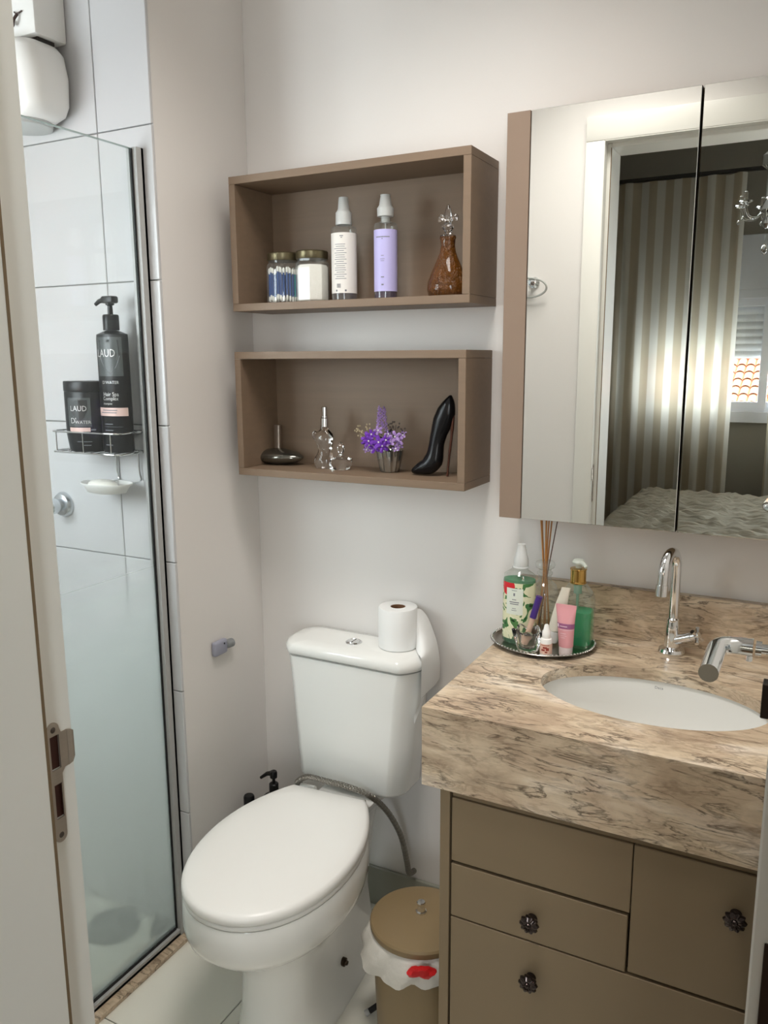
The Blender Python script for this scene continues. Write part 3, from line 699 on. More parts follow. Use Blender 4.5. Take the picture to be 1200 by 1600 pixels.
b = BM(); rings(b, [[(.691+.027*math.cos(a)*k, -.437+w+.003*math.sin(3*a)+.012*math.cos(a)*k, .2475+(.0115+.0035*math.sin(5*a+1)-.004*math.cos(2*a))*math.sin(a)*k) for a in [2*PI*i/18 for i in range(18)]] for k, w in ((.75, .002), (1, -.004), (1, -.009), (.6, -.013))])
for v_ in b.verts:
    a = math.atan2(v_.co.y-BY, v_.co.x-BX); rr = math.hypot(v_.co.x-BX, v_.co.y-BY)
    if v_.co.z > .258: v_.co.z = .258-(v_.co.z-.258)*.2
rw = obj('candy_wrapper', b, mat('red_foil', lin(206, 30, 34), .3, .1, noise=.2, nscale=60)); tag(rw, 'crumpled red wrapper poking out under the bin lid', 'wrapper')

# ------------------------------------------------------------------ upper shelf things
def jar(x, y, z, R, H, sides, label, neck=.86):
    r = root('glass_jar', (x, y, z), label, 'jar', 'lidded glass jars on the upper shelf')
    b = BM(); lathe(b, (x, y, z+.0003), [(R*.9, 0), (R, .005), (R, H*.70), (R*.97, H*.76), (R*neck, H*.80), (R*neck, H*.86)], sides, rot=PI/sides if sides < 12 else 0)
    obj('body', b, CLEAR, r, True, 20)
    b = BM(); lathe(b, (x, y, z+H*.845), [(R*.92, 0), (R*.95, .002), (R*.95, H*.135), (R*.90, H*.155), (R*.1, H*.157)], 32); obj('lid', b, GOLD, r)
    return r
jx = .1625
jar(jx, -.09, ZU, .0405, .115, 28, 'small glass jar of cotton swabs on the upper shelf')
jar(.241, -.09, ZU, .0395, .115, 8, 'faceted glass jar of white cotton pads beside the swab jar')
b = BM(); lathe(b, (.241, -.09, ZU+.003), [(.034, 0), (.0365, .003), (.0365, .076), (.033, .081), (.012, .083)], 8, rot=PI/8)
cp = obj('cotton_pads', b, mat('cotton', lin(236, 232, 226), .9, noise=.03, bump=.3, bscale=90)); tag(cp, 'white cotton pads packed inside the faceted glass jar', 'cotton', kind='stuff')
SW1, SW2, SW3 = mat('swab_blue', lin(30, 74, 140), .5), mat('cotton_tip', lin(238, 236, 230), .9), mat('swab_teal', lin(40, 150, 160), .5)
def swab_mesh(m):
    b = BM(); prof = [(.0008, 0), (.0026, .002), (.0029, .006), (.0022, .011), (.0020, .012), (.0020, .063), (.0022, .064), (.0030, .069), (.0026, .073), (.0008, .075)]
    lathe(b, (0, 0, 0), prof, 6, cap=True)
    for f in b.faces:
        z = sum(v_.co.z for v_ in f.verts)/len(f.verts); f.material_index = 0 if .012 < z < .063 else 1
    me = bpy.data.meshes.new('cotton_swab'); b.to_mesh(me); b.free(); me.materials.append(m); me.materials.append(SW2); me.shade_smooth(); return me
ma, mb = swab_mesh(SW1), swab_mesh(SW3); k = 0
for ri, n_ in ((.0345, 30), (.0265, 18), (.016, 9)):
    for i in range(n_):
        a = 2*PI*i/n_+ri*50; o = bpy.data.objects.new('cotton_swab', mb if k in (21,) else ma); COL.objects.link(o)
        o.location = (jx+ri*math.cos(a), -.09+ri*math.sin(a), ZU+.0016+.008*rnd.random())
        o.rotation_euler = (rnd.uniform(-.06, .06)*(ri < .03), rnd.uniform(-.06, .06)*(ri < .03), rnd.random()*6)
        if k == 21:
            o.rotation_euler = (0, .0, 0); tag(o, 'teal-stemmed cotton swab among the blue ones in the glass jar', 'cotton swab', 'cotton swabs in the jar')
        else: tag(o, 'blue-stemmed cotton swab standing in the glass jar on the upper shelf', 'cotton swab', 'cotton swabs in the jar')
        k += 1
def spray(x, y, z, R, label, liq, lab, a_lab, capcol, kind):
    r = root('spray_bottle', (x, y, z), label, 'bottle', 'slim spray bottles on the upper shelf')
    b = BM(); lathe(b, (x, y, z+.0003), [(R*.9, 0), (R, .003), (R, .155), (R*.96, .160), (R*.55, .164), (R*.45, .166), (R*.45, .172)], 32); obj('body', b, CLEAR, r)
    b = BM(); lathe(b, (x, y, z+.0015), [(R*.86, 0), (R*.95, .002), (R*.95, .145), (R*.9, .146)], 28); obj('liquid', b, liq, r)
    if kind == 0:
        prof = [(R*.62, 0), (R*.64, .002), (R*.62, .026), (R*.52, .030), (R*.45, .034), (R*.38, .056), (R*.36, .059), (R*.1, .0595)]
        b = BM(); lathe(b, (x, y, z+.166), prof, 28); obj('cap', b, capcol, r)
    else:
        b = BM(); lathe(b, (x, y, z+.163), [(R*.36, 0), (R*.36, .012), (R*.70, .013), (R*.72, .030), (R*.55, .036), (R*.42, .055), (R*.44, .058), (R*.1, .0595)], 28); obj('cap', b, capcol, r)
        b = BM(); lathe(b, (x, y, z+.02), [(.0016, 0), (.0016, .15)], 8); obj('dip_tube', b, FROST, r)
    b = BM(); patch(b, (x, y), R+.0003, a_lab-2.0, a_lab+2.0, z+.017, z+.147, 30); lb = obj('label_wrap', b, lab, r)
    return r, lb
WS = (.327, -.09, ZU); R1 = .0285
r, lb = spray(*WS, R1, 'slim spray bottle with white label and white cap on the upper shelf', liquid('clear_liquid', (.75, .70, .72, 1), .15), mat('white_label', lin(232, 228, 222), .45), .33, FROST, 0)
ln = []
for i in range(17): ln.append((.20+.02*math.sin(i*2.1), .42+.1*math.sin(i*3.7), z_ := ZU+.122-i*.0046, .0006))
for i in range(12): ln.append((-.08+.028*i, .006+.006*(i % 3 == 0), ZU+.033, .0045))
ln += [(-.12, .06, ZU+.0225, .002), (.62, .07, ZU+.0225, .002), (.33, .14, ZU+.140, .0009), (.33, .07, ZU+.1365, .0008)]
obj('print', strips(WS, R1+.0006, ln), INK, lb)
LS = (.4327, -.09, ZU); R2 = .0255
r, lb = spray(*LS, R2, 'slim spray bottle with lavender label and clear cap on the upper shelf', liquid('violet_liquid', (.30, .20, .34, 1), .4), mat('lavender_label', lin(190, 184, 232), .4, noise=.03), .33, FROST, 1)
obj('print', strips(LS, R2+.0006, [(.2, .62, ZU+.131, .0010), (.18, .05, ZU+.127, .0008), (.2, .12, ZU+.092, .0005), (.2, .2, ZU+.085, .0004), (.2, .16, ZU+.081, .0004), (.2, .14, ZU+.047, .001), (.2, .1, ZU+.031, .0014)]), INK, lb)
# amber decanter with fleur stopper
AX, AY = .579, -.085
r = root('amber_decanter', (AX, AY, ZU), 'amber glass bottle with a clear fleur-de-lis stopper on the upper shelf', 'bottle')
b = BM(); lathe(b, (AX, AY, ZU+.0004), [(.034, 0), (.042, .003), (.0455, .016), (.044, .032), (.036, .052), (.025, .075), (.018, .092), (.0155, .105), (.0165, .118), (.018, .121), (.0175, .124)], 40, sy=.8); obj('body', b, AMBER, r, True, 60)
b = BM(); c = (AX, AY, ZU+.1245)
lathe(b, c, [(.010, -.018), (.0115, -.002), (.0165, -.001), (.0165, .0025), (.006, .005), (.007, .009), (.011, .016), (.012, .019), (.0065, .024), (.006, .028)], 20)
lathe(b, (AX, AY, c[2]+.026), [(.004, 0), (.008, .008), (.0085, .018), (.006, .028), (.0028, .036), (.0008, .040)], 12, sy=.75)
for s in (-1, 1):
    tube(b, spline([(AX+s*.003, AY, c[2]+.024), (AX+s*.008, AY, c[2]+.034), (AX+s*.014, AY, c[2]+.041), (AX+s*.0195, AY, c[2]+.038), (AX+s*.0195, AY, c[2]+.031)], 4), [.003+.0016*math.sin(PI*i/16) for i in range(17)], 8)
    tube(b, spline([(AX+s*.004, AY-.002, c[2]+.023), (AX+s*.010, AY-.002, c[2]+.020), (AX+s*.013, AY-.002, c[2]+.024)], 4), .0026, 8)
plabel(obj('stopper', b, solid_glass('stopper_glass', (1, 1, 1, 1), .03, 1.5), r), 'clear fleur-de-lis stopper')

# ------------------------------------------------------------------ lower shelf things
EX, EY = .101, -.054
r = root('perfume_bottle', (EX, EY, ZL), 'dark pebble-shaped perfume bottle with a flat sprayer at left of the lower shelf', 'perfume')
b = BM(); rs = []
for i in range(17):
    t = i/16; zz = .040*t; q = math.sin(PI*min(1, .18+.82*t)) if t < 1 else .02
    e = max(.03, (math.sin(PI*(.10+.89*t)))**.62)
    rs.append([(EX+.078*e*math.copysign(abs(math.cos(a))**.9, math.cos(a))+.012*(t-.4), EY+.036*e*math.copysign(abs(math.sin(a))**1.25, math.sin(a)), ZL+.0005+zz) for a in [2*PI*k/40 for k in range(40)]])
rings(b, rs); obj('body', b, mat('smoked_chrome', lin(120, 118, 110), .12, .9), r, True, 60)
b = BM(); rings(b, [[(x, y, ZL+.036+z) for x, y in rrect(.1005+.0008*q, EY+.006, hx, .006, .004, 4)] for q, (z, hx) in enumerate(((0, .0085), (.058, .0088), (.0615, .0082)))]); obj('sprayer', b, STEEL, r)
TX2, TY2 = .257, -.073
r = root('perfume_bottle', (TX2, TY2, ZL), 'clear glass torso-shaped perfume bottle with a silver sprayer', 'perfume')
b = BM(); rs = []
for z, x, hx, hy in ((0, 0, .021, .015), (.003, 0, .0245, .018), (.012, -.001, .0265, .020), (.024, -.001, .0255, .0185), (.036, .001, .0195, .015), (.046, .002, .0175, .0135), (.056, .001, .020, .016), (.066, -.001, .0235, .0185), (.076, -.002, .0255, .018), (.084, -.002, .0235, .014), (.090, .0, .015, .011), (.095, 0, .0095, .0095), (.102, 0, .009, .009)):
    rs.append([(TX2-.002+x+hx*math.cos(2*PI*k/28), TY2+hy*math.sin(2*PI*k/28), ZL+.0004+z) for k in range(28)])
rings(b, rs); ellipsoid(b, (TX2-.026, TY2-.002, ZL+.079), .008, .009, .011, 12, 8); obj('body', b, GLASS, r, True, 70)
b = BM(); lathe(b, (TX2, TY2, ZL+.101), [(.0102, 0), (.0102, .020), (.0085, .0215), (.0085, .026), (.0065, .027), (.0068, .046), (.0055, .0475), (.0005, .048)], 20); obj('sprayer', b, CHROME, r)
PX, PY = .306, -.082
r = root('perfume_bottle', (PX, PY, ZL), 'tiny clear glass perfume bottle with a pointed glass stopper', 'perfume')
b = BM(); lathe(b, (PX, PY, ZL+.0004), [(.015, 0), (.0185, .002), (.0245, .012), (.0275, .020), (.0265, .026), (.019, .030), (.0085, .032), (.0085, .035)], 12); obj('body', b, GLASS, r, True, 20)
b = BM(); lathe(b, (PX, PY, ZL+.0355), [(.0068, 0), (.0068, .003)], 16); obj('collar', b, CHROME, r)
b = BM(); lathe(b, (PX, PY, ZL+.039), [(.004, 0), (.0085, .006), (.0105, .012), (.0085, .019), (.004, .025), (.0005, .028)], 8, sy=.6); obj('stopper', b, solid_glass('stopper_glass2', (1, 1, 1, 1), .01, 1.5), r, True, 20)
# flowers
FX, FY = .425, -.060
r = root('flower_arrangement', (FX, FY, ZL), 'small bunch of artificial purple flowers in a ribbed glass cup', 'flowers')
b = BM(); lathe(b, (FX, FY, ZL+.0004), [(.0195, 0), (.021, .002), (.0265, .030), (.030, .050), (.027, .050), (.0235, .030), (.018, .006), (.002, .005)], 48, lobes=12, la=.08); obj('cup', b, mat('silvered_glass_cup', lin(170, 168, 162), .1, .85, noise=.2, nscale=40), r, True, 60)
b = BM(); lathe(b, (FX, FY, ZL+.007), [(.012, 0), (.018, .02), (.021, .036), (.005, .042)], 14); obj('foam', b, mat('moss', lin(40, 44, 34), .9, noise=.3), r)
def blossom(c, n, R, pet=5):
    b = BM(); n = Vector(n).normalized(); a_ = n.cross(Vector((0, 0, 1))).normalized(); e_ = n.cross(a_); c = Vector(c)
    for k in range(pet):
        t = 2*PI*k/pet; d = a_*math.cos(t)+e_*math.sin(t); s = n.cross(d)
        P = [c+n*.001, c+d*R*.5+s*R*.30+n*.002, c+d*R*.95+s*R*.22+n*.004, c+d*R*1.08+n*.003, c+d*R*.95-s*R*.22+n*.004, c+d*R*.5-s*R*.30+n*.002, c+d*R*.6+n*.006]
        q = [b.verts.new(p) for p in P]
        for i in range(6):
            if i < 5: b.faces.new((q[i], q[i+1], q[6]))
        b.faces.new((q[5], q[0], q[6]))
    return b
toc = Vector((.35, -1, .25)).normalized()
for i, (px, pz, dy, R, m) in enumerate(((.385, 1.272, -.03, .017, FLOWERP), (.3985, 1.283, -.038, .012, FLOWERP), (.418, 1.266, -.04, .018, FLOWERP), (.429, 1.258, -.042, .015, FLOWERP), (.408, 1.254, -.04, .014, FLOWERP), (.455, 1.279, -.03, .014, FLOWERL), (.462, 1.270, -.025, .012, FLOWERL), (.446, 1.267, -.035, .013, FLOWERL), (.391, 1.258, -.035, .010, FLOWERL), (.400, 1.246, -.038, .008, FLOWERL), (.457, 1.252, -.03, .009, FLOWERL), (.412, 1.292, -.03, .011, FLOWERL), (.376, 1.262, -.02, .013, FLOWERP), (.440, 1.272, -.045, .012, FLOWERP), (.470, 1.283, -.02, .011, FLOWERL), (.395, 1.268, -.045, .013, FLOWERP), (.436, 1.284, -.025, .010, FLOWERL), (.384, 1.247, -.035, .008, FLOWERL), (.462, 1.258, -.02, .009, FLOWERL))):
    o = obj('flower', blossom((px, FY+dy, pz), toc+Vector((rnd.uniform(-.4, .4), 0, rnd.uniform(-.3, .5))), R), m, r, False)
    b = BM(); ellipsoid(b, (px+toc.x*.003, FY+dy+toc.y*.004, pz+.001), .0022, .0022, .0022, 6, 4); obj('flower_centre', b, SW2, o)
b = BM()
for i in range(26):
    t = i/25; rr = .009*(1-t*.6); a = i*2.4
    bb = blossom((.411+rr*math.cos(a), FY-.012+rr*math.sin(a), 1.290+.052*t), (math.cos(a), math.sin(a)-.3, .4), .0058, 4)
    me_ = bpy.data.meshes.new('tmp'); bb.to_mesh(me_); bb.free(); b.from_mesh(me_); bpy.data.meshes.remove(me_)
plabel(obj('flower_spike', b, FLOWERL, r, False), 'upright lilac flower spike')
for (a0, z0, ln_) in ((2.6, 1.285, .036), (-2.2, 1.29, .03), (.6, 1.29, .036), (1.2, 1.295, .03), (-.2, 1.265, .036), (2.9, 1.262, .034), (-2.6, 1.268, .030), (1.45, 1.275, .032), (-1.2, 1.27, .026), (.15, 1.262, .03), (-.6, 1.275, .028), (1.9, 1.28, .03)):
    b = BM(); d = Vector((math.cos(a0), -abs(math.sin(a0))*.6, .5)).normalized(); s = d.cross(Vector((0, 0, 1))).normalized(); c = Vector((FX+.012*math.cos(a0), FY-.012, z0-.015))
    L_ = [c+s*.002, c+d*ln_*.4+s*.008+Vector((0, 0, .003)), c+d*ln_*.75+s*.007, c+d*ln_-Vector((0, 0, .004)), c+d*ln_*.75-s*.007, c+d*ln_*.4-s*.008+Vector((0, 0, .003)), c-s*.002]
    f_ = b.faces.new([b.verts.new(p) for p in L_]); bmesh.ops.triangulate(b, faces=[f_]); obj('leaf', b, LEAF, r, False)
BER = mat('pale_berry', lin(176, 160, 130), .5, noise=.2)
for (px, pz, dy) in ((.352, 1.293, -.02), (.362, 1.283, -.03), (.437, 1.30, -.015), (.452, 1.306, -.02), (.470, 1.293, -.02), (.380, 1.297, -.015), (.448, 1.285, -.03)):
    b = BM(); tube(b, [(FX+(px-FX)*.3, FY-.005, 1.25), (px, FY+dy, pz)], .0008, 5)
    for q in range(7): ellipsoid(b, (px+rnd.uniform(-.010, .010), FY+dy+rnd.uniform(-.006, .004), pz+rnd.uniform(-.008, .008)), .0023, .0023, .0023, 6, 4)
    obj('berry_sprig', b, BER if px < .43 else mat('dark_berry', lin(70, 58, 52), .5, noise=.3), r)
# stiletto bottle
SX, SY = .55, -.078
r = root('perfume_bottle', (.545, SY, ZL), 'black high-heel shaped perfume bottle at the right of the lower shelf', 'perfume')
b = BM()
sec = [(.4925, SY, 1.2012, .002, .004), (.496, SY, 1.2025, .0068, .009), (.506, SY, 1.2065, .0110, .0135), (.518, SY, 1.2115, .0155, .0165), (.533, SY, 1.2165, .0205, .0175), (.5455, SY, 1.230, .0225, .017), (.550, SY, 1.248, .0190, .0155), (.5530, SY, 1.268, .0175, .0145), (.559, SY, 1.292, .0195, .014), (.5675, SY, 1.317, .0235, .0145), (.576, SY, 1.340, .0215, .0145), (.582, SY, 1.358, .0140, .0125), (.585, SY, 1.370, .0060, .008), (.587, SY, 1.375, .0012, .002)]
pp = spline([s[:3] for s in sec], 3); hh = []
for i in range(len(pp)):
    t = min(i/3, len(sec)-1); k0 = int(t); k1 = min(k0+1, len(sec)-1); f_ = t-k0
    hh.append((sec[k0][3]*(1-f_)+sec[k1][3]*f_, sec[k0][4]*(1-f_)+sec[k1][4]*f_))
loft_path(b, [(p.x, p.y, p.z, h[0], h[1]) for p, h in zip(pp, hh)], 20); obj('shoe_body', b, mat('gloss_black', (.004, .004, .005, 1), .22, spec=.35), r, True, 60)
b = BM(); tube(b, spline([(.592, SY, 1.335), (.589, SY, 1.29), (.5835, SY, 1.24), (.579, SY, 1.1955)], 4), [.0042]*4+[.0032]*4+[.0026]*4+[.003], 10); plabel(obj('heel', b, mat('copper_heel', lin(84, 52, 40), .3, .7), r), 'slim dark copper heel')

# ------------------------------------------------------------------ tray and its things
TRX, TRY = .826, -.135
tr_ = root('metal_tray', (TRX, TRY, CT), 'oval silver tray with beaded rim on the marble counter', 'tray')
TA, TB = .111, .100
ring = lambda k, z: [(TRX+TA*k*math.cos(2*PI*i/72), TRY+TB*k*math.sin(2*PI*i/72), CT+z) for i in range(72)]
b = BM(); rings(b, [ring(.80, .0004), ring(.90, .001), ring(.98, .008), ring(1.0, .0095), ring(.99, .0105), ring(.93, .0085), ring(.885, .004), ring(.80, .003), ring(.02, .003)]); obj('dish', b, mat('tray_metal', lin(150, 144, 136), .28, .95, noise=.08), tr_, True, 60)
b = BM()
for i in range(84):
    a = 2*PI*i/84; ellipsoid(b, (TRX+TA*.968*math.cos(a), TRY+TB*.968*math.sin(a), CT+.0105), .0026, .0026, .0022, 6, 4)
tag(obj('beaded_rim', b, CHROME, tr_), kind='stuff')
ZT = CT+.0034
# green floral body splash
gx, gy = .779, -.155
r = root('body_splash_bottle', (gx, gy, ZT), 'green spray bottle printed with leaves and a red flower, left on the tray', 'bottle')
RG = .0345; SYG = .72
b = BM(); lathe(b, (gx, gy, ZT+.0002), [(RG*.92, 0), (RG, .004), (RG, .137), (RG*.94, .148), (RG*.6, .156), (.0165, .159), (.0165, .163)], 36, sy=SYG); obj('body', b, CLEAR, r)
b = BM(); lathe(b, (gx, gy, ZT+.002), [(RG*.88, 0), (RG*.955, .003), (RG*.955, .136), (RG*.9, .1365)], 32, sy=SYG); obj('liquid', b, liquid('green_splash', (.30, .66, .42, 1), .4), r)
b = BM(); patch(b, (gx, gy), RG+.0002, -1.75, 1.75, ZT+.012, ZT+.133, 36, SYG); pr_ = obj('printed_sleeve', b, print_mat(), r)
b = BM(); patch(b, (gx, gy), RG+.0006, -.62, .46, ZT+.066, ZT+.122, 12, SYG); lb = obj('label', b, mat('pale_label', lin(220, 226, 214), .5), r); plabel(lb, 'white rectangular label')
obj('print', strips((gx, gy), RG+.0009, [(-.08, .16, ZT+.1175, .0006), (-.08, .05, ZT+.109, .003), (-.08, .13, ZT+.098, .0008), (-.08, .30, ZT+.0925, .0010), (-.08, .27, ZT+.0885, .0009), (-.08, .12, ZT+.079, .0006), (-.08, .16, ZT+.075, .0006)], SYG), INK, lb)
b = BM(); lathe(b, (gx+.002, gy, ZT+.162), [(.0165, 0), (.0165, .002), (.0148, .003), (.0155, .018), (.0125, .026), (.0105, .036), (.0085, .044), (.0085, .050), (.001, .0505)], 24); obj('spray_cap', b, FROST, r)
# reed diffuser
dx, dy = .812, -.085
r = root('reed_diffuser', (dx, dy, ZT), 'clear glass reed diffuser bottle standing at the back of the tray', 'diffuser')
b = BM(); lathe(b, (dx, dy, ZT+.0002), [(.028, 0), (.031, .003), (.031, .085), (.030, .098), (.024, .112), (.0145, .120), (.0135, .132), (.0165, .135), (.0165, .139), (.013, .141), (.0135, .146), (.020, .150), (.0215, .156), (.019, .162), (.0135, .164)], 30); obj('bottle', b, CLEAR, r)
b = BM(); lathe(b, (dx, dy, ZT+.002), [(.0285, 0), (.0295, .002), (.0295, .022), (.028, .0225)], 24); obj('oil', b, liquid('pale_oil', (.86, .80, .68, 1), .08), r)
REED = mat('rattan_reed', lin(176, 122, 66), .7, noise=.2, nscale=60, stretch=(1, 1, .2))
RED2 = mat('dark_reed', lin(98, 72, 58), .7)
for i, (bx, by, tx, ty, h) in enumerate(((-.014, .002, -.0145, .012, .262), (-.006, -.004, -.012, -.004, .264), (.0, .006, -.004, .010, .262), (.006, -.004, .002, -.006, .266), (.012, .004, .008, .014, .260), (.016, -.002, .006, -.002, .263), (-.010, -.008, .024, .002, .262))):
    b = BM(); n0 = Vector((dx+bx, dy+by, ZT+.003)); nk = Vector((dx+(tx)*.25, dy+ty*.3, ZT+.142)); n1 = Vector((dx+tx, dy+ty, ZT+h)); tube(b, [n0, nk, n1], .0016 if i < 6 else .0012, 8)
    o = obj('diffuser_reed', b, REED if i < 6 else RED2)
    tag(o, 'dark thin reed leaning apart to the right in the diffuser bottle' if i == 6 else 'tan rattan reed in the bunch standing in the diffuser bottle', 'reed', 'reeds in the diffuser')
# green soap pump
px_, py_ = .892, -.118
r = root('soap_dispenser', (px_, py_, ZT), 'clear pump bottle half full of green soap, at the right of the tray', 'soap dispenser')
b = BM(); rs = []
for z, h, rr in ((0, .031, .012), (.004, .0335, .014), (.098, .0335, .014), (.115, .029, .016), (.128, .020, .014), (.134, .0155, .0154)):
    rs.append([(px_+.0+x, py_+y*.75, ZT+.0002+z) for x, y in rrect(0, 0, h, h, min(rr, h-.0001), 7)])
rings(b, rs); obj('body', b, CLEAR, r)
b = BM(); rings(b, [[(px_+x, py_+y*.75, ZT+z) for x, y in rrect(0, 0, h, h, .013, 7)] for z, h in ((.006, .030), (.010, .0315), (.076, .0315), (.0765, .0305))]); obj('liquid_soap', b, GREENGL, r)
b = BM(); lathe(b, (px_, py_, ZT+.020), [(.003, 0), (.003, .09), (.0085, .092), (.0085, .118)], 12); obj('pump_tube', b, liquid('pale_green', (.5, .78, .62, 1), .5), r)
b = BM(); lathe(b, (px_, py_, ZT+.1335), [(.0165, 0), (.0172, .001), (.0172, .003), (.016, .004), (.016, .028), (.0172, .029), (.017, .031), (.008, .032)], 24); obj('collar', b, GOLD2, r)
b = BM(); lathe(b, (px_, py_, ZT+.165), [(.006, 0), (.006, .006), (.0125, .009), (.0135, .013), (.010, .018), (.002, .020)], 20); tube(b, [(px_, py_, ZT+.178), (px_+.014, py_-.012, ZT+.177), (px_+.020, py_-.017, ZT+.172)], [.006, .0045, .0035], 8)
obj('pump_head', b, mat('milky_plastic', lin(214, 220, 210), .35, trans=.3), r)
# pink tube
ux, uy = .888, -.185
r = root('cream_tube', (ux, uy, ZT), 'pink squeeze tube with white cap in front of the green soap', 'tube')
b = BM(); rs = []
for z, hx, hy in ((.018, .0145, .0145), (.03, .0152, .0145), (.06, .017, .011), (.085, .0195, .005), (.096, .0208, .0013), (.103, .0210, .0009)):
    rs.append([(ux+.001-(z-.018)*.04+hx*math.cos(2*PI*k/28), uy+hy*math.sin(2*PI*k/28)+.004*(z/.1), ZT+z) for k in range(28)])
rings(b, rs); obj('tube_body', b, mat('pink_tube', lin(222, 158, 164), .35, noise=.03), r, True, 60)
b = BM(); lathe(b, (ux+.001, uy, ZT+.0003), [(.0125, 0), (.0135, .001), (.0138, .0165), (.0128, .0178)], 28); plabel(obj('cap', b, mat('pale_pink_cap', lin(232, 218, 216), .35), r), 'pale cap')
bb = BM()
def tubept(z, a, e=.0006):
    t = (z-.03)/.03 if z < .06 else (z-.06)/.025; hx, hy = (.0152+.0018*t, .0145-.0035*t) if z < .06 else (.017+.0025*t, .011-.006*t)
    return (ux+.001-(z-.018)*.04+(hx+e)*math.sin(a), uy-(hy+e)*math.cos(a)+.004*(z/.1), ZT+z)
def tband(bm, a0, a1, z0, z1, e=.0006):
    A = [a0+(a1-a0)*i/10 for i in range(11)]
    lo_ = [bm.verts.new(tubept(z0, a, e)) for a in A]; hi_ = [bm.verts.new(tubept(z1, a, e)) for a in A]
    for i in range(10): bm.faces.new((lo_[i], lo_[i+1], hi_[i+1], hi_[i]))
tband(bb, -1.4, 1.5, .056, .066); plabel(obj('printed_band', bb, mat('mauve_print', lin(150, 88, 130), .4), r), 'mauve printed band')
bb = BM(); tband(bb, -.6, .3, .060, .0613, .0009); tband(bb, -1.1, -.75, .058, .0645, .0009); tband(bb, -.6, 1.2, .0535, .0545, .0009); tband(bb, -.5, .2, .046, .047, .0009); tband(bb, -.5, .3, .042, .0427, .0009); tband(bb, -.5, .1, .038, .0387, .0009)
obj('print', bb, mat('white_print', lin(236, 214, 222), .5), r)
# white tube leaning behind
r = root('white_tube', (.858, -.10, ZT), 'cream white tube leaning between the diffuser and soap pump', 'tube')
b = BM(); rs = []
A = Vector((.846, -.139, ZT+.006)); B_ = Vector((.875, -.146, ZT+.128))
for t, hx, hy in ((.22, .0135, .012), (.4, .014, .0105), (.7, .0125, .006), (.93, .0095, .0016), (1.0, .0092, .0009)):
    c = A.lerp(B_, t); rs.append([(c.x+hx*math.cos(2*PI*k/20), c.y+hy*math.sin(2*PI*k/20), c.z) for k in range(20)])
rings(b, rs); obj('tube_body', b, mat('cream_tube_white', lin(226, 220, 204), .4), r, True, 60)
b = BM(); c0 = A.lerp(B_, .015); c1 = A.lerp(B_, .215); tube(b, [c0, c1], .0122, 18); obj('cap', b, PLAST, r)
# dropper bottle
qx, qy = .8565, -.2135
r = root('dropper_bottle', (qx, qy, ZT), 'small white dropper bottle with reddish label at the tray front', 'bottle')
b = BM(); lathe(b, (qx, qy, ZT+.004), [(.0112, 0), (.0122, .001), (.0122, .030), (.011, .034), (.0075, .036)], 24); obj('body', b, PLAST, r)
b = BM(); lathe(b, (qx, qy, ZT+.039), [(.0085, 0), (.0088, .001), (.0082, .014), (.0062, .017), (.0045, .026), (.003, .028)], 20); obj('cap', b, PLAST, r)
b = BM(); patch(b, (qx, qy), .0125, -1.6, 1.6, ZT+.008, ZT+.029, 20); lb = obj('label', b, mat('peach_label', lin(226, 190, 172), .5), r); plabel(lb, 'peach label with red drawing')
obj('print', strips((qx, qy), .0128, [(.1, .35, ZT+.0215, .002), (.5, .25, ZT+.0185, .003), (-.2, .3, ZT+.0165, .002), (.3, .2, ZT+.0125, .0015), (.1, .7, ZT+.0265, .0007)]), mat('brick_print', lin(150, 60, 48), .5), lb)
# ornamental glass holder and concealer
cxh, cyh = .817, -.208
r = root('glass_holder', (cxh, cyh, ZT), 'thick wavy clear glass holder at the front left of the tray', 'holder')
b = BM(); rs = []
for z, q, am in ((0.004, .019, .0), (.007, .0215, .0), (.016, .024, .06), (.032, .0275, .15), (.046, .0295, .20), (.048, .0255, .20), (.036, .019, .13), (.022, .0155, .05), (.013, .012, 0), (.012, .002, 0)):
    rs.append([(cxh+q*(1+am*math.cos(5*a+.4))*math.cos(a), cyh+q*.85*(1+am*math.cos(5*a+.4))*math.sin(a), ZT+z+am*.02*math.cos(5*a+.4)) for a in [2*PI*k/60 for k in range(60)]])
rings(b, rs); obj('bowl', b, GLASS, r, True, 80)
r = root('concealer', (.81, -.2, ZT+.015), 'slim concealer wand with a violet cap leaning in the glass holder', 'cosmetic')
A = Vector((.8095, -.205, ZT+.0165)); B_ = Vector((.8355, -.199, .9825))
b = BM(); tube(b, [A, A.lerp(B_, .55)], .0058, 16); obj('barrel', b, mat('beige_barrel', lin(206, 176, 154), .25), r)
b = BM(); tube(b, [A.lerp(B_, .551), B_], .0068, 16); plabel(obj('cap', b, mat('violet_cap', lin(66, 38, 120), .3), r), 'violet cap')

# ------------------------------------------------------------------ shower things
cy_ = -.395
ca = root('shower_caddy', (-.14, YB, 1.17), 'chrome wire shower caddy with a soap dish hung on the tiles', 'caddy')
b = BM()
def wring(z, x0, x1, y0, y1, r=.0022):
    pts = [(x, y, z) for x, y in rrect((x0+x1)/2, (y0+y1)/2, (x1-x0)/2, (y1-y0)/2, .018, 4)]
    tube(b, pts, r, 8, True)
cx0, cx1, cyA, cyB = -.268, -.0575, -.432, YB-.004
wring(1.294, cx0, cx1, cyA, cyB); wring(1.2475, cx0, cx1, cyA, cyB)
for x in (cx0+.02, (cx0+cx1)/2, cx1-.02): tube(b, [(x, cyA, 1.2475), (x, cyA, 1.294)], .0016, 6)
for i in range(9):
    x = cx0+.012+i*(cx1-cx0-.024)/8; tube(b, [(x, cyA, 1.2462), (x, cyB, 1.2462)], .0015, 6)
obj('basket', b, CHROME, ca)
b = BM()
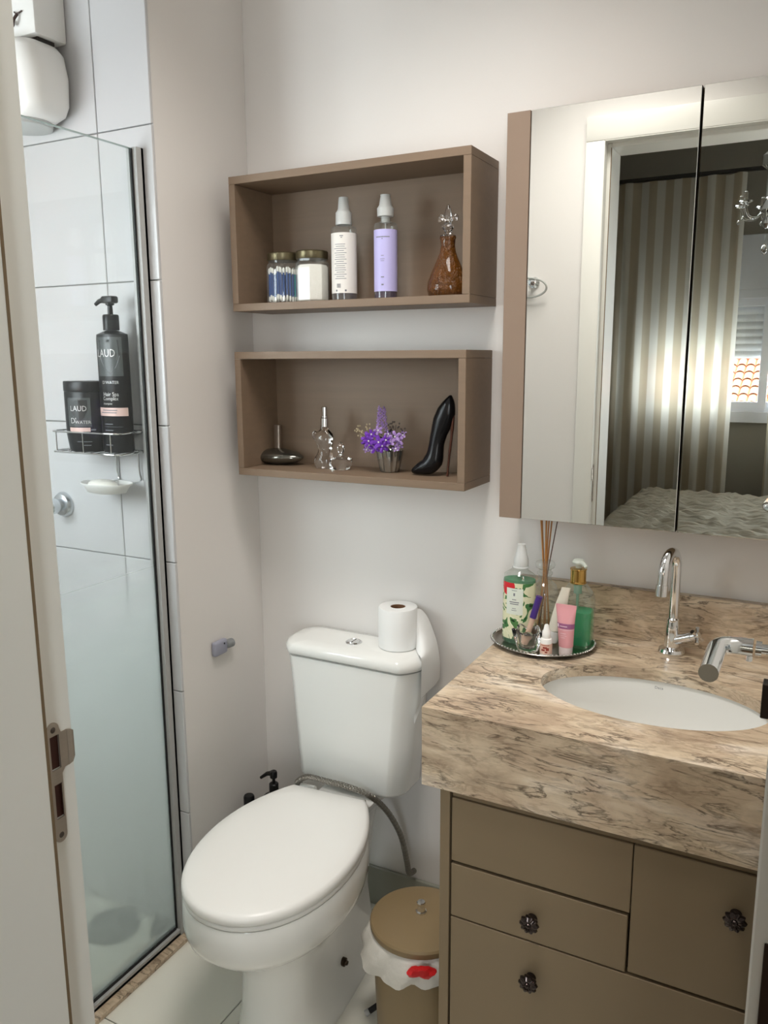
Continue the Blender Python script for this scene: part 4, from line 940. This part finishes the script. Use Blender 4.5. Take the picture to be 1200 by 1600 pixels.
for x, yb in ((-.158, YB-.006), (-.087, YB-.006)): tube(b, spline([(x, yb, 1.247), (x, yb, 1.20), (x+.003, yb, 1.178), (x+.002, yb-.02, 1.1745)], 4), .002, 8)
obj('hanger', b, CHROME, ca)
b = BM(); rings(b, [[(-.150+.071*k*math.cos(2*PI*i/36), -.383+.042*k*math.sin(2*PI*i/36), z) for i in range(36)] for k, z in ((.5, 1.150), (.75, 1.153), (.88, 1.166), (1.0, 1.172), (1.0, 1.175), (.9, 1.172), (.72, 1.160), (.1, 1.158))]); obj('soap_dish', b, PLAST, ca, True, 60)
b = BM(); ellipsoid(b, (-.160, -.385, 1.1705), .040, .026, .0115, 24, 10); so_ = obj('soap_bar', b, mat('white_soap', lin(236, 234, 226), .4)); tag(so_, 'white bar of soap lying in the dish under the caddy', 'soap')
# shampoo bottle
sx_, sy_ = -.1035, -.382
zc = 1.2486
r = root('shampoo_bottle', (sx_, sy_, zc), 'tall black pump shampoo bottle standing in the shower caddy', 'bottle')
SR, SSY = .0415, .62
b = BM(); lathe(b, (sx_, sy_, zc+.0002), [(SR*.94, 0), (SR, .004), (SR, .252), (SR*.97, .262), (SR*.55, .2685), (.0145, .270), (.0145, .275)], 36, sy=SSY); bo = obj('body', b, BLACK, r)
b = BM(); lathe(b, (sx_, sy_, zc+.271), [(.0175, 0), (.0178, .002), (.0178, .031), (.016, .034), (.0058, .0345), (.0052, .053), (.0095, .055), (.0095, .06)], 20, lobes=0); obj('pump_collar', b, BLACK, r)
b = BM(); box(b, sx_-.017, sx_+.0165, sy_-.011, sy_+.011, zc+.329, zc+.345, .004, 2); tube(b, [(sx_-.014, sy_, zc+.338), (sx_-.027, sy_-.005, zc+.334), (sx_-.036, sy_-.008, zc+.327)], [.0065, .005, .0038], 10); obj('pump_head', b, BLACK, r)
SH = (sx_, sy_); ac = .38
DKP = mat('charcoal_panel', lin(74, 78, 78), .3)
b = BM(); patch(b, SH, SR+.0003, ac-.95, ac+.78, zc+.171, zc+.256, 18, SSY)
pn = obj('label_panel', b, DKP, r)
b = BM()   # crest: a shield on the panel
A_ = [(-.75, .250), (-.1, .250), (.55, .250), (.60, .215), (.35, .192), (-.05, .174), (-.5, .192), (-.75, .215)]
f_ = b.faces.new([b.verts.new((SH[0]+(SR+.0006)*math.sin(ac+a), SH[1]-(SR+.0006)*SSY*math.cos(ac+a)-.0006, zc+z)) for a, z in A_]); bmesh.ops.triangulate(b, faces=[f_])
obj('crest', b, mat('dark_crest', lin(34, 36, 36), .3), pn, False)
def t_sh(s, size, da, dz, m=SILVERINK, w=1.): obj('lettering', text_cyl(s, size, SH, SR+.0022, ac+da, zc+dz, SSY, 1, w), m, pn, False)
t_sh('LAUD', .024, -.30, .2205, w=.85); t_sh("D'WATER", .0095, -.1, .157, w=1.1)
t_sh('Hair Spa', .0125, -.12, .131); t_sh('Complex', .0115, -.16, .1215); t_sh('shampoo', .007, -.35, .1105)
b = BM(); patch(b, SH, SR+.0006, -1.1, 1.35, zc+.083, zc+.1015, 20, SSY); plabel(obj('pink_band', b, mat('rose_foil', lin(222, 190, 182), .3, .1), r), 'rose coloured band')
obj('print', strips(SH, SR+.0012, [(.1, .5, zc+.096, .0010), (.0, .55, zc+.0905, .0009), (.0, .28, zc+.065, .001), (.3, .6, zc+.059, .0003), (.0, .28, zc+.051, .001), (-.05, .25, zc+.018, .001)], SSY), INK, r)
# hair mask jar
kx, ky = -.192, -.388
r = root('hair_mask_jar', (kx, ky, zc), 'squat black hair mask jar beside the shampoo in the caddy', 'jar')
KR = .0535
b = BM(); lathe(b, (kx, ky, zc+.0002), [(KR*.86, 0), (KR*.9, .004), (KR, .04), (KR, .133), (KR*.97, .136)], 36, sy=.76); obj('body', b, BLACK, r)
b = BM(); lathe(b, (kx, ky, zc+.1365), [(KR*1.0, 0), (KR*1.01, .002), (KR*1.01, .021), (KR*.98, .023), (.01, .0235)], 36, sy=.76); obj('lid', b, BLACK, r)
KC = (kx, ky); kc = .33
b = BM(); patch(b, KC, KR+.0004, kc-.62, kc+.55, zc+.058, zc+.123, 14, .76); pn = obj('label_panel', b, DKP, r)
b = BM(); A_ = [(-.42, .118), (0, .118), (.42, .118), (.42, .096), (.26, .080), (0, .066), (-.26, .080), (-.42, .096)]
f_ = b.faces.new([b.verts.new((KC[0]+(KR+.0009)*math.sin(kc+a), KC[1]-(KR+.0009)*.76*math.cos(kc+a)-.0008, zc+z)) for a, z in A_]); bmesh.ops.triangulate(b, faces=[f_]); obj('crest', b, MATS['dark_crest'], pn, False)
def t_k(s, size, da, dz, m=SILVERINK, w=1.): obj('lettering', text_cyl(s, size, KC, KR+.0026, kc+da, zc+dz, .76, 1, w), m, pn, False)
t_k('LAUD', .017, -.02, .0985); t_k("D'", .018, -.28, .071); t_k('WATER', .010, .16, .068, w=1.2)
b = BM(); patch(b, KC, KR+.0008, kc-.55, kc+.48, zc+.047, zc+.056, 12, .76); plabel(obj('pink_band', b, MATS['rose_foil'], r), 'rose coloured band')
obj('print', strips(KC, KR+.0004, [(.5, .35, zc+.024, .0007), (.6, .2, zc+.016, .0009), (.95, .12, zc+.051, .0015)], .76), INK, r)
# shower valve
b = BM(); vx, vz = -.352, 1.100
def yl(prof, n=24, x=vx, z=vz, y=YB-.0006):
    bb = BM(); lathe(bb, (0, 0, 0), prof, n)
    for v_ in bb.verts: v_.co = Vector((x+v_.co.x, y-v_.co.z, z+v_.co.y))
    return bb
r = root('shower_valve', (vx, YB, vz-.03), 'round chrome shower valve on the tiled wall below the soap dish', 'valve')
obj('flange', yl([(.032, 0), (.032, .003), (.027, .012), (.014, .016)]), MATS.get('satin_chrome') or mat('satin_chrome', (.66, .69, .72, 1), .25, .9), r)
obj('knob', yl([(.012, .012), (.012, .02), (.0175, .024), (.0195, .032), (.019, .046), (.015, .051), (.002, .053)], 32), mat('satin_chrome', (.66, .69, .72, 1), .25, .9), r)
# electric shower
r = root('electric_shower', (-.29, YB, 1.98), 'white electric shower heater fixed high on the tiled wall', 'shower')
b = BM(); rings(b, [[(x, y, z) for x, y in rrect(-.318, -.395, hx, hy, .035, 6)] for z, hx, hy in ((2.128, .06, .04), (2.124, .085, .055), (2.108, .098, .060), (2.06, .108, .060), (2.005, .106, .058), (1.985, .098, .054), (1.974, .08, .045))]); obj('heater_body', b, PLAST, r, True, 50)
b = BM(); lathe(b, (-.318, -.395, 1.960), [(.05, 0), (.062, .003), (.064, .014)], 28); obj('spray_plate', b, mat('grey_spray_plate', lin(196, 198, 196), .4), r)
b = BM(); box(b, -.40, -.228, -.42, YB-.0005, 2.136, 2.50, .006, 2); obj('wall_housing', b, PLAST, r)
b = BM(); box(b, -.30, -.24, -.405, -.36, 2.1285, 2.1355); obj('dark_strip', b, DARKGAP, r)
b = BM(); tube(b, spline([(-.285, -.4215, 2.185), (-.272, -.426, 2.178), (-.26, -.4225, 2.183)], 4), .0016, 6); tube(b, spline([(-.272, -.425, 2.178), (-.276, -.432, 2.165), (-.282, -.430, 2.155), (-.29, -.428, 2.165)], 4), .0030, 8)
plabel(obj('wire', b, mat('dark_wire', lin(60, 40, 34), .5), r), 'short dark wire end')
# things on the shower floor, blurred through the hazy glass
b = BM(); lathe(b, (-.215, -.405, .0006), [(.060, 0), (.068, .003), (.066, .010), (.058, .012), (.052, .008), (.004, .008)], 36, lobes=18, la=.02); o = obj('shower_drain_mat', b, mat('grey_green_mat', lin(40, 52, 50), .6, noise=.15)); tag(o, 'round dark grey-green mat on the shower floor behind the hazy glass', 'mat')
r = root('scrub_brush', (-.10, -.365, 0), 'small dark brush standing in the shower corner behind the glass', 'brush')
b = BM(); lathe(b, (-.092, -.372, .0006), [(.016, 0), (.019, .004), (.018, .022), (.013, .026)], 18); obj('bristles', b, mat('dark_bristle', lin(52, 58, 58), .8, bump=.4, bscale=200), r)
b = BM(); lathe(b, (-.092, -.372, .0268), [(.014, 0), (.015, .003), (.010, .010), (.006, .022), (.007, .034), (.002, .037)], 18); obj('handle', b, mat('grey_brush_handle', lin(84, 90, 90), .4), r)

# towel ring on the door wall (seen in the mirror)
r = root('towel_ring', (.43, YF, 1.65), 'small chrome towel ring on the wall beside the doorway, seen in the mirror', 'towel ring')
b = BM(); lathe(b, (0, 0, 0), [(.018, 0), (.018, .004), (.009, .008), (.008, .022), (.013, .026), (.013, .034), (.004, .037)], 20)
for v_ in b.verts: v_.co = Vector((.432+v_.co.x, YF+.0006+v_.co.z, 1.700+v_.co.y))
obj('post', b, CHROME, r)
b = BM(); tube(b, [(.420+.062*math.cos(a), YF+.030+.012*math.sin(a), 1.682+.030*math.sin(a)) for a in [2*PI*i/36 for i in range(36)]], .0034, 8, True); obj('ring', b, mat('clear_acrylic_ring', lin(206, 208, 204), .15, trans=.3), r)

# ------------------------------------------------------------------ bedroom seen in the mirror
BX0, BX1, BYF, BZ = -.08, 2.6, -4.05, 2.75
wx0, wx1, wzb, wzt = .25, 1.75, 1.08, 2.15
bf = struct('floor_bedroom', box(BM(), BX0, BX1, BYF, -1.36, -.1, -.001), mat('bedroom_floor', lin(132, 104, 78), .35, noise=.15, nscale=5, stretch=(.3, 6, 1)))
struct('wall_bedroom_left', box(BM(), BX0-.1, BX0, BYF-.1, -1.36, 0, BZ), BEDW)
struct('wall_bedroom_right', box(BM(), BX1, BX1+.1, BYF-.1, -1.36, 0, BZ), BEDW)
struct('ceiling_bedroom', box(BM(), BX0-.1, BX1+.1, BYF-.1, -1.36, BZ, BZ+.1), PAINT)
wb = BM(); box(wb, BX0, wx0, BYF-.12, BYF, 0, BZ); box(wb, wx1, 1.82, BYF-.12, BYF, 0, BZ); box(wb, 2.58, BX1, BYF-.12, BYF, 0, BZ); box(wb, 1.82, 2.58, BYF-.12, BYF, 2.2, BZ); box(wb, wx0, wx1, BYF-.12, BYF, 0, wzb); box(wb, wx0, wx1, BYF-.12, BYF, wzt, BZ)
struct('wall_bedroom_window', wb, BEDW)
wd = BM(); box(wd, BX0, JX0-.035, -1.4, -1.361, 0, BZ); box(wd, XR+.01, BX1, -1.4, -1.361, 0, BZ); box(wd, JX0-.035, XR+.01, -1.4, -1.376, DH+.03, BZ)
struct('wall_bedroom_door', wd, BEDW)
w2 = root('window_2', (1.0, BYF, wzb), kind='structure')
WF = mat('white_window_frame', lin(226, 230, 238), .35)
fb = BM()
for a, b_ in ((wx0, wx0+.05), (wx1-.05, wx1)): box(fb, a, b_, BYF-.09, BYF+.01, wzb, wzt)
box(fb, wx0-.02, wx1+.02, BYF-.09, BYF+.03, wzb-.03, wzb+.035); box(fb, wx0, wx1, BYF-.088, BYF+.01, 1.80, 1.85); obj('window_frame', fb, WF, w2)
b = BM(); box(b, wx0, wx1, BYF-.09, BYF+.012, 1.85, wzt+.02, .004, 1); obj('shutter_box', b, WF, w2)
for x0, x1, yy in ((wx0+.05, 1.02, BYF-.02), (.97, wx1-.05, BYF-.05)):
    fb = BM(); q = .045; box(fb, x0, x0+q, yy-.014, yy+.014, wzb+.035, 1.80); box(fb, x1-q, x1, yy-.014, yy+.014, wzb+.035, 1.80); box(fb, x0+q, x1-q, yy-.014, yy+.014, wzb+.035, wzb+.095); box(fb, x0+q, x1-q, yy-.014, yy+.014, 1.755, 1.80)
    s_ = obj('sash', fb, WF, w2); obj('pane', box(BM(), x0+q, x1-q, yy-.003, yy+.003, wzb+.095, 1.755), PANE, s_)
for i in range(8):
    z = 1.440+i*.0445
    b = BM(); rings(b, [[(x, BYF-.083+.008*math.sin(PI*t), z+.045*t) for t in (0, .25, .5, .75, 1)]+[(x, BYF-.088, z+.045), (x, BYF-.088, z)] for x in (wx0+.05, wx1-.05)]); obj('shutter_slat', b, mat('pale_shutter', lin(222, 222, 220), .4), w2)
d2_ = root('added_balcony_door', (2.2, BYF, .0), kind='structure')  # unseen balcony door added to bring daylight through the doorway
fb = BM()
for a, b_ in ((1.82, 1.87), (2.53, 2.58)): box(fb, a, b_, BYF-.09, BYF+.01, .002, 2.2)
box(fb, 1.87, 2.53, BYF-.088, BYF+.008, 2.15, 2.2); box(fb, 1.87, 2.53, BYF-.088, BYF+.008, .002, .08); obj('door_frame', fb, WF, d2_)
obj('pane', box(BM(), 1.87, 2.53, BYF-.045, BYF-.039, .08, 2.15), PANE, d2_)
# curtains
def curtain(x0, x1, lab):
    b = BM(); n = int((x1-x0)*110); rows = []
    for z in (.03, .6, 1.2, 1.8, 2.3, 2.50):
        row = []
        for i in range(n+1):
            t = i/n; x = x0+(x1-x0)*t; am = .034*(.6+.4*math.sin(9*x+1)); ph = 2*PI*x/.15+.8*math.sin(6*x)
            row.append(b.verts.new((x, -3.90+am*math.sin(ph)*(1.1-.2*z/2.5), z)))
        rows.append(row)
    for r0, r1 in zip(rows, rows[1:]):
        for i in range(n): b.faces.new((r0[i], r0[i+1], r1[i+1], r1[i]))
    o = obj('curtain', b, CURT, None, True, 80); tag(o, lab, 'curtain', 'bedroom curtains'); return o
curtain(-.02, .838, 'long striped curtain on the left half of the bedroom window, in the mirror')
curtain(1.045, 1.78, 'long striped curtain on the right half of the bedroom window, in the mirror')
b = BM(); box(b, -.1, 2.0, -3.925, -3.885, 2.506, 2.524); ro = obj('curtain_rail', b, mat('dark_rail', lin(44, 40, 36), .5)); tag(ro, 'dark curtain rail on the bedroom window wall', 'curtain rail')
# bed
r = root('bed', (1.2, -3.0, 0), 'bed with a rumpled beige quilted cover, seen in the mirror', 'bed')
b = BM(); box(b, .34, 2.1, -3.72, -2.2, .12, .60, .05, 3); obj('mattress', b, mat('mattress_fabric', lin(196, 190, 178), .8), r)
b = BM(); box(b, .42, 2.05, -3.68, -2.25, .001, .118); obj('base', b, mat('bed_base', lin(90, 74, 60), .6), r)
b = BM(); nx, ny = 90, 80; rows = []
for j in range(ny+1):
    row = []
    for i in range(nx+1):
        x = .25+1.9*i/nx; y = -3.80+1.66*j/ny
        dxx = max(0, .42-x); dyy = max(0, y+2.28, -3.70-y); e = min(1, (math.hypot(dxx, dyy))/.14)
        z = .645-.30*e**2+.012*math.sin(38*x+3*math.sin(17*y))*math.sin(31*y+2.5*math.sin(13*x))+.009*math.sin(64*y+14*x+2*math.sin(21*x))
        row.append(b.verts.new((x+.01*math.sin(40*y), y, z)))
    rows.append(row)
for r0, r1 in zip(rows, rows[1:]):
    for i in range(nx): b.faces.new((r0[i], r0[i+1], r1[i+1], r1[i]))
obj('quilt', b, mat('quilt_fabric', lin(184, 176, 158), .75, noise=.28, nscale=26, bump=1.0, bscale=26, stretch=(.5, 1.6, 1)), r, True, 80)
# chandelier
hx_, hy_, hz_ = 1.03, -2.7, 2.10
r = root('chandelier', (hx_, hy_, hz_-.16), 'clear crystal chandelier hanging in the bedroom, seen in the mirror', 'chandelier')
CR = solid_glass('crystal', (1, 1, 1, 1), .02, 1.5)
b = BM(); lathe(b, (hx_, hy_, hz_-.08), [(.006, 0), (.02, .02), (.012, .05), (.03, .08), (.012, .12), (.010, .25), (.035, .27), (.035, .31), (.012, .33), (.008, .40)], 20); obj('stem', b, CHROME, r)
b = BM(); tube(b, [(hx_, hy_, hz_+.30), (hx_, hy_, BZ-.001)], .006, 8); lathe(b, (hx_, hy_, BZ-.04), [(.02, 0), (.05, .02), (.05, .039)], 20); obj('rod', b, CHROME, r)
for k in range(6):
    a = 2*PI*k/6+.3; d = Vector((math.cos(a), math.sin(a), 0)); c = Vector((hx_, hy_, hz_))
    b = BM(); tube(b, spline([c+d*.015, c+d*.05+Vector((0, 0, -.035)), c+d*.095+Vector((0, 0, -.03)), c+d*.115+Vector((0, 0, .02))], 5), .006, 10)
    lathe(b, c+d*.115+Vector((0, 0, .02)), [(.008, 0), (.03, .008), (.034, .012), (.01, .014), (.010, .05), (.004, .055)], 14); am_ = obj('arm', b, CR, r)
    b = BM(); q = c+d*.125+Vector((0, 0, -.03)); tube(b, [q+Vector((0, 0, .055)), q], .0008, 4); lathe(b, q-Vector((0, 0, .022)), [(.001, 0), (.008, .008), (.006, .016), (.001, .022)], 8); obj('crystal_drop', b, CR, am_)
b = BM(); tube(b, [(hx_, hy_, hz_-.08), (hx_, hy_, hz_-.14)], .0015, 6); ellipsoid(b, (hx_, hy_, hz_-.17), .013, .013, .024, 10, 6); obj('crystal_drop', b, CR, r)
# neighbour's roof outside the bedroom window
r = root('neighbour_roof', (1.0, -12, -1.0), 'orange clay tiled roof outside the bedroom window, in the mirror', 'roof')
b = BM(); rings(b, [[(x, -10.2, .35), (x, -17.5, 3.2), (x, -17.5, -1), (x, -10.2, -1)] for x in (-3, 5)]); obj('roof_body', b, mat('house_wall', lin(214, 204, 190), .8), r)
b = BM(); sl = (3.2-.35)/7.3
for i in range(60):
    x = -2.9+i*.13
    for j in range(28):
        y0 = -10.15-j*.26; y1 = y0-.27; rr = []
        for y, off in ((y0, .045), (y1, .02)):
            rr.append([(x+.065*math.cos(PI*k/6), y, .35+(-10.2-y)*sl+off+.05*math.sin(PI*k/6)) for k in range(7)])
        vs = [[b.verts.new(p) for p in q] for q in rr]
        for k in range(6): b.faces.new((vs[0][k], vs[0][k+1], vs[1][k+1], vs[1][k]))
tag(obj('roof_tiles', b, mat('clay_tile', lin(206, 116, 78), .8, noise=.25, nscale=3), r), kind='stuff')

for o in bpy.data.objects:      # illegible small print: too small to pick apart
    if o.type == 'MESH' and o.name.split('.')[0] == 'print': o['kind'] = 'stuff'
